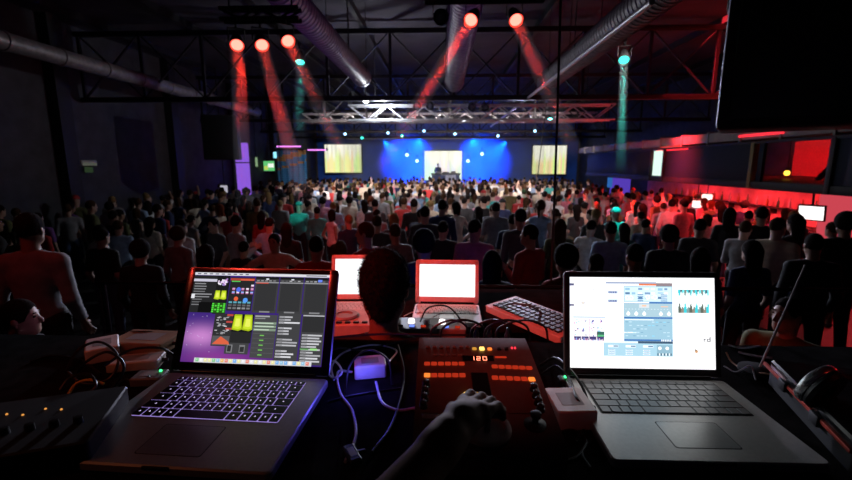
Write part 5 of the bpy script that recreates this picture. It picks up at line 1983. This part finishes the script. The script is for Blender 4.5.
for h in HERO:
    px, py, Y, v, turn, top, hair, sk, bot, lab = h
    x, y, sc = foot(px, py, Y)
    for _ in range(12):
        if all((x - a) ** 2 + (y - b) ** 2 > .36 for a, b, c in placed): break
        Y *= 1.03
        x, y, sc = foot(px, py, Y)
    sc = min(1.13, max(.86, sc))
    hm = TOPM['teal'] if hair == 'CAPT' else HAIRS[hair]
    put_person(v, x, y, R(turn), sc, [SKINS[sk], TOPM[top], BOTM[bot], hm, SHOEM[0]], lab, Y < 9.2)
    placed.append((x, y, sc))
# tall guest at the far left, standing on a low step
p = at_y(28, 232, 3.3)
o = MB().box((p.x - .1, 3.35, .19), (.9, .6, .38), bev=.01).build('step_platform', BLACK)
tag(o, 'low dark step under the red-lit guest at the left edge', 'step')
put_person(1, p.x, 3.3, R(12), 1.06, [SKINS[2], TOPM['grey'], BOTM['black'], HAIRS['dark'], SHOEM[0]], 'tall guest in a grey top lit dim red, back to us at the left edge', True, z=.38)
placed.append((p.x, 3.3, 1))
# the performer on the stage
p = at_y(438, 166, 32.6)
put_person(3, p.x, 32.55, R(180), .97, [SKINS[0], TOPM['black'], BOTM['black'], HAIRS['dark'], SHOEM[0]], 'performer in black behind the desk on the stage', False, z=1.0)

# the rest of the crowd
rc = random.Random(21)
_q = at_x(838, 213, 7.3)
PCX, PCY = _q.x + .15, _q.y
QCX = at_y(242, 155, 19.6).x
fill = []
tries = 0
grid = {}
def gk(x, y): return (int(math.floor(x / .7)), int(math.floor(y / .7)))
for (x, y, s) in placed: grid.setdefault(gk(x, y), []).append((x, y))
def ok(x, y, dmin):
    cx, cy = gk(x, y)
    for i in (-1, 0, 1):
        for j in (-1, 0, 1):
            for (a, b) in grid.get((cx + i, cy + j), ()):
                if (a - x) ** 2 + (b - y) ** 2 < dmin * dmin: return False
    return True
while tries < 26000:
    tries += 1
    y = 4.4 + 25.4 * rc.random() ** .9
    x = rc.uniform(max(-9.6, -1.12 * y - .6), min(7.9, 1.1 * y + .4))
    if y < 5.8: continue
    if p.x - 1.3 < x < p.x + 1.6 and y > 29.4: continue
    if (abs(x + 9.0) < .5 and abs(y - 19.6) < .5) or (x > 6.3 and abs(y - 7.4) < .7): continue
    if 25.4 < y < 26.6 and -10.8 < x < -7: continue
    if math.hypot(x - PCX, y - PCY) < .7 or math.hypot(x - QCX, y - 19.6) < .8: continue
    if not ok(x, y, .86 if y < 9 else .70 if y < 14 else .64): continue
    grid.setdefault(gk(x, y), []).append((x, y))
    fill.append([x, y])

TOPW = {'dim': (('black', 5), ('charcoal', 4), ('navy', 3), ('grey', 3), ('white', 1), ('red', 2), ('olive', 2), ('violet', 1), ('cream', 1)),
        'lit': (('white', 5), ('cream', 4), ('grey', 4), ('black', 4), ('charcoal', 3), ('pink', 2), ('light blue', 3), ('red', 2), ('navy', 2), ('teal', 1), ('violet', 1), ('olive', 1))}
def pick(tbl):
    n = sum(w for _, w in tbl); r = rc.uniform(0, n)
    for k, w in tbl:
        r -= w
        if r <= 0: return k
    return tbl[-1][0]
people = []
for (x, y) in fill:
    v = pick(((0, 5), (1, 4), (2, 5), (3, 2), (4, 2), (5, 2), (6, .7 if y > 10 else 0), (7, 3), (8, .5), (9, 1.5), (10, .4 if y > 12 else 0), (11, 1.5)))
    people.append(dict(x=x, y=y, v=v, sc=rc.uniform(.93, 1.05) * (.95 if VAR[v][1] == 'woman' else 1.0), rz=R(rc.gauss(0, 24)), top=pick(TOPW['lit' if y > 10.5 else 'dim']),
                       hair=pick((('dark', 6), ('brown', 4), ('fair', 1.2), ('red', .4))), sk=rc.choice((0, 0, 1, 1, 2)), bot=rc.choice(('black', 'black', 'blue', 'khaki')), sh=rc.choice((0, 0, 1))))
# which of them the photograph's viewpoint shows, and how large
idb = np.full((480, 852), -1, np.int32)
YY, XX = np.mgrid[0:480, 0:852]
def draw(x, y, sc, k):
    hx, hy, d = project((x, y, 1.66 * sc)); r = .115 * sc * FPX / d
    bx, by, d2 = project((x, y, 1.2 * sc))
    x0, x1 = int(hx - 2.1 * r), int(hx + 2.1 * r) + 1; y0, y1 = int(hy - 1.3 * r), int(by + 3 * r) + 1
    x0, x1, y0, y1 = max(0, x0), min(852, x1), max(0, y0), min(480, y1)
    if x0 >= x1 or y0 >= y1: return
    sx, sy = XX[y0:y1, x0:x1], YY[y0:y1, x0:x1]
    m = ((sx - hx) / (.8 * r)) ** 2 + ((sy - hy) / (1.15 * r)) ** 2 < 1
    m |= (np.abs(sx - hx) < 1.9 * r) & (sy > hy + 1.6 * r)
    idb[y0:y1, x0:x1][m] = k
order = [(-q['y'], 0, k, q['x'], q['y'], q['sc']) for k, q in enumerate(people)] + [(-b, 1, -2, a, b, c) for (a, b, c) in placed]
for (_, _, k, x, y, sc) in sorted(order): draw(x, y, sc, k)
for (x0, y0, x1, y1) in ((160, 268, 333, 480), (563, 268, 724, 480), (330, 256, 378, 480), (413, 262, 480, 480), (358, 245, 410, 480), (0, 345, 852, 480)): idb[y0:y1, x0:x1] = -2
cnt = np.bincount(idb[idb >= 0], minlength=len(people))
vis = [k for k in np.argsort(-cnt) if cnt[k] >= 5]
single, mass = vis[:300 - 62], vis[300 - 62:]
print('guests', len(people), 'visible', len(vis), 'single', len(single), 'mass', len(mass))

HW = {'dark': 'dark', 'brown': 'brown', 'fair': 'fair', 'red': 'red'}
def region(q):
    x, y = q['x'], q['y']
    px, py, _ = project((x, y, 1.6))
    if px < 225: return 'along the left wall'
    if px > 590 and y < 19: return 'by the red bar'
    if y < 9.5: return 'in the front rows'
    if y < 15: return 'in the middle rows'
    if y < 21: return 'in the far rows'
    return 'near the stage'
def phrase(q, plural=False):
    f, who, hair, pose = VAR[q['v']]
    w = {'man': 'men', 'woman': 'women'}[who] if plural else who
    hh = hair if f.hair == 'cap' else q['hair'] + ' ' + hair
    return '%s %s in %s%s' % (hh, w, pose, q['top'])
fam = {}
for k in single: fam.setdefault((phrase(people[k]), region(people[k])), []).append(k)
ORD = ['leftmost', 'second from left', 'third from left', 'fourth from left', 'fifth from left', 'sixth from left', 'seventh from left', 'eighth from left']
labels = {}
for (ph, rg), ks in fam.items():
    ks.sort(key=lambda k: project((people[k]['x'], people[k]['y'], 1.6))[0])
    for n_, k in enumerate(ks):
        labels[k] = ph + ' ' + rg if len(ks) == 1 else '%s of the %s %s' % (ORD[min(n_, 7)], phrase(people[k], True), rg.replace(' of the crowd', ''))
for k in single:
    q = people[k]
    hm = TOPM[rc.choice(('navy', 'black', 'red', 'white'))] if VAR[q['v']][0].hair == 'cap' else HAIRS[q['hair']]
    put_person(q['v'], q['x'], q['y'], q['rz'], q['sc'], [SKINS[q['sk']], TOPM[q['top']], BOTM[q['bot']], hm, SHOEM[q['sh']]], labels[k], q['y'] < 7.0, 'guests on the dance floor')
# the remaining heads, packed together far away
V, Q, MI, n = [], [], [], 0
mm = [SKINS[0], SKINS[1]] + [TOPM[k] for k in TOPM] + [BOTM['black'], HAIRS['dark'], HAIRS['brown'], HAIRS['fair'], SHOEM[0]]
ix = {m.name: i for i, m in enumerate(mm)}
for k in mass:
    q = people[k]
    v, f, mi = far_raw(q['v'])
    c, s = math.cos(q['rz']) * q['sc'], math.sin(q['rz']) * q['sc']
    w = np.stack([v[:, 0] * c - v[:, 1] * s + q['x'], v[:, 0] * s + v[:, 1] * c + q['y'], v[:, 2] * q['sc']], 1)
    mp = np.array([q['sk'] % 2, ix[TOPM[q['top']].name], ix['trousers_black'], ix[HAIRS['dark' if q['hair'] == 'red' else q['hair']].name], ix['shoe_black']])
    V.append(w); Q.append(f + n); MI.append(mp[mi]); n += len(v)
if V:
    me = np_mesh('crowd', np.concatenate(V), np.concatenate(Q), np.concatenate(MI))
    for m in mm: me.materials.append(m)
    o = bpy.data.objects.new('crowd', me); COL.objects.link(o)
    tag(o, 'packed mass of far guests between those picked out, up to the stage', 'crowd', kind='stuff')

# ------------------------------------------------------------------ the person seated at the lower table
F = Fig('m', 'fwd', lean=.05, hair='nape', hpitch=-10)
F.w = .88
dz = -.41
F.dz = dz
for nm in ('pel', 'wai', 'che', 'nek', 'head'): setattr(F, nm, getattr(F, nm) + Vector((0, 0, dz)))
for k in (-1, 1):
    F.sho[k] = F.sho[k] + Vector((0, 0, dz))
    F.hip[k] = F.hip[k] + Vector((0, 0, dz))
    F.knee[k] = Vector((k * .14, .42, .50))
    F.ank[k] = Vector((k * .14, .36, .085))
    F.elb[k] = F.sho[k] + Vector((k * .09, .0, -.28))
    F.wri[k] = Vector((k * .13, .20, .70))
F.pel.z += .02
g = F.geo(.010, .0065, True, .0035)
# short strands standing off the hair
hv, hq = g['hair']
nr = np.zeros_like(hv)
fn = np.cross(hv[hq[:, 2]] - hv[hq[:, 0]], hv[hq[:, 3]] - hv[hq[:, 1]])
for c_ in range(4): np.add.at(nr, hq[:, c_], fn)
nr /= np.maximum(np.linalg.norm(nr, axis=1, keepdims=True), 1e-9)
sel = RNG.choice(len(hv), min(len(hv), 5200), replace=True)
sel = sel[np.linalg.norm(hv[sel] - np.array(F.head), axis=1) > .074]
b0 = hv[sel] + RNG.normal(0, .002, (len(sel), 3)) - nr[sel] * .003
dirn = nr[sel] + RNG.normal(0, .45, (len(sel), 3)) + np.array([0, 0, -.15])
dirn /= np.linalg.norm(dirn, axis=1, keepdims=True)
sd = np.cross(dirn, RNG.normal(0, 1, (len(sel), 3))); sd /= np.linalg.norm(sd, axis=1, keepdims=True)
sd2 = np.cross(dirn, sd)
ln = RNG.uniform(.010, .021, (len(sel), 1))
r0 = .0011
SV = np.stack([b0 + sd * r0, b0 - sd * .5 * r0 + sd2 * .87 * r0, b0 - sd * .5 * r0 - sd2 * .87 * r0, b0 + dirn * ln], 1).reshape(-1, 3)
ii = np.arange(len(sel)) * 4
SQ = np.concatenate([np.stack([ii, ii + 1, ii + 3, ii + 3], 1), np.stack([ii + 1, ii + 2, ii + 3, ii + 3], 1), np.stack([ii + 2, ii, ii + 3, ii + 3], 1)])
STR = (SV.astype(np.float32), SQ)
P = {k: np_mesh(k if k != 'top' else 'shirt', *g[k]) for k in SLOTS}
hme = bpy.data.meshes.new('hair')
fl = [tuple(q) for q in hq] + [(a, a + 1, a + 3) for a in (ii + len(hv))] + [(a + 1, a + 2, a + 3) for a in (ii + len(hv))] + [(a + 2, a, a + 3) for a in (ii + len(hv))]
hme.from_pydata([tuple(map(float, v)) for v in np.concatenate([hv, SV])], [], [tuple(int(i) for i in f) for f in fl])
hme.polygons.foreach_set('use_smooth', [True] * len(hme.polygons))
P['hair'] = hme
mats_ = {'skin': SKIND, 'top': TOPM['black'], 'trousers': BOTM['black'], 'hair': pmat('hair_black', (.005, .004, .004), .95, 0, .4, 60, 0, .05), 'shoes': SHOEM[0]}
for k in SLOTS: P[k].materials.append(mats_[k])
hp = at_y(384.5, 280, 1.40)
DS = (hp.z - 1.05) / (F.head.z + .02)
print('seated scale', DS)
root = bpy.data.objects.new('person', P['skin'])
COL.objects.link(root)
root.location = (hp.x - F.head.x, hp.y - F.head.y, 1.05)
root.scale = (DS, DS, DS)
tag(root, 'dark-haired person seated with back to us, hiding half a white laptop', 'person')
for k in SLOTS[1:]:
    c = bpy.data.objects.new('shirt' if k == 'top' else k, P[k]); COL.objects.link(c); c.parent = root
# ------------------------------------------------------------------ light
w = bpy.data.worlds.new('world')
SC.world = w
w.use_nodes = True
w.node_tree.nodes['Background'].inputs['Color'].default_value = (.5, .4, .8, 1)
w.node_tree.nodes['Background'].inputs['Strength'].default_value = .003

# blue stage
HB = volmat('stage_smoke', .05, (1, 1, 1), .3)
o = MB().box((.2, 31.0, 3.0), (13.5, 7.6, 5.9)).build('haze', HB); o['kind'] = 'stuff'
BLUE = (.0, .16, 1.0)
for (x, z, tx, ty, tz) in ((-4.0, 4.2, -2.0, 33.5, 1.5), (4.3, 4.2, 2.6, 33.5, 1.5), (-1.5, 4.2, -3.2, 34.5, 3.0), (2.0, 4.2, 3.8, 34.5, 3.0)):
    spot('stage_blue', (x, 29.5, z), (tx * .8, ty, tz), 14000, BLUE, 46, .6, .1)
# white wash from the silver truss onto the far half of the crowd
for x in (-4.5, 0.0, 4.0):
    spot('crowd_wash', (x, 13.9, 4.3), (x * .9, 24, 1.4), 2700, (1, .86, .84), 64, .8, .2)
for x in (-.8, 3.4):
    spot('mid_wash', (x, 7.6, 4.9), (x * .6 + .6, 13.0, 1.2), 520, (1, .85, .85), 54, .9, .2)
for (a_, b_) in (((-2.5, 5.6, 3.9), (-2.4, 8.2, 1.4)),):
    spot('par_wash', a_, b_, 220, RED, 56, .9, .1)
# faint back light from the far truss
for x in (-3, 3.5):
    spot('back_light', (x, 20.0, 4.4), (x * .5 + .5, 9.5, .9), 5200, (.75, .78, 1), 46, .8, .2)
# red over the booth and the nearest guests
spot('booth_red', (-1.7, .2, 3.9), (.12, 1.80, 2.1), 330, (1, .05, .03), 27, .6, .12)
spot('mixer_red', (.0, .3, 3.9), (.12, .98, 2.15), 26, (1, .06, .03), 15, .7, .1)
spot('left_warm', (-1.5, .25, 3.3), (-.60, .75, 2.14), 3.5, (1, .25, .10), 40, .9, .1)
spot('floor_red', (-3.6, 1.5, 5.2), (-2.6, 4.5, 1.4), 45, (1, .06, .04), 60, .9, .15)
spot('guest_violet', (-1.3, 2.9, 2.1), (-2.6, 2.6, 1.7), 5, (.9, .4, .8), 40, .8, .05)  # added fill without a fixture, lifts the left guest's face
spot('left_red', (-1.1, .3, 3.5), (-.93, 1.02, 2.15), 9, (1, .12, .06), 24, .9, .08)
spot('case_red', (1.7, .1, 3.2), (.98, .78, 2.15), 5, (1, .06, .04), 22, .8, .05)
# bar
for y in (8.0, 11.0, 14.0, 17.0):
    area('bar_red', (8.3, y, 2.05), (8.5, y, 0), 165, (1, .05, .06), 1.2, 1.6)
area('roof_red', (7.6, 12, 3.7), (6.4, 13, 6.4), 120, (1, .04, .03), .6, 10)
area('bar_front_red', (7.4, 10, 2.08), (7.6, 10, 0), 80, (1, .04, .05), .6, 7)
area('ceiling_violet', (-1, 8, 3.6), (-1, 9, 6.4), 10, (.5, .15, 1), 5, 5)
sf = area('soffit_red', (5.5, 12, 3.95), (6.5, 12, 3.25), 420, (1, .03, .04), .4, 12); sf.data.spread = R(70)
area('upper_red', (8.5, 8.5, 4.6), (10, 8.5, 2.8), 45, (1, .05, .04), 1, 3)
# added violet blue fill among the cables, no fixture
p = at_z(360, 368, TZ + .055)
point('cable_blue', p, .30, (.12, .10, 1), .02)
spot('guest_blue', (.1, 3.2, 2.05), (0, 4.4, 1.5), 6, (.1, .12, 1), 60, .6, .05)
# ducts catch a little warm white
point('duct_white', (-.4, 8.5, 4.0), 7, (1, .9, .85), .15)
SC.view_settings.view_transform = 'Standard'
SC.view_settings.look = 'None'
SC.view_settings.exposure = 0.0
SC.view_settings.gamma = 1.0
SC.view_settings.use_curve_mapping = False
SC.cycles.use_denoising = True
SC.cycles.max_bounces = 6
SC.cycles.diffuse_bounces = 3
SC.cycles.glossy_bounces = 3
SC.cycles.volume_bounces = 0
SC.cycles.sample_clamp_indirect = 4.0
SC.cycles.caustics_reflective = False
SC.cycles.caustics_refractive = False
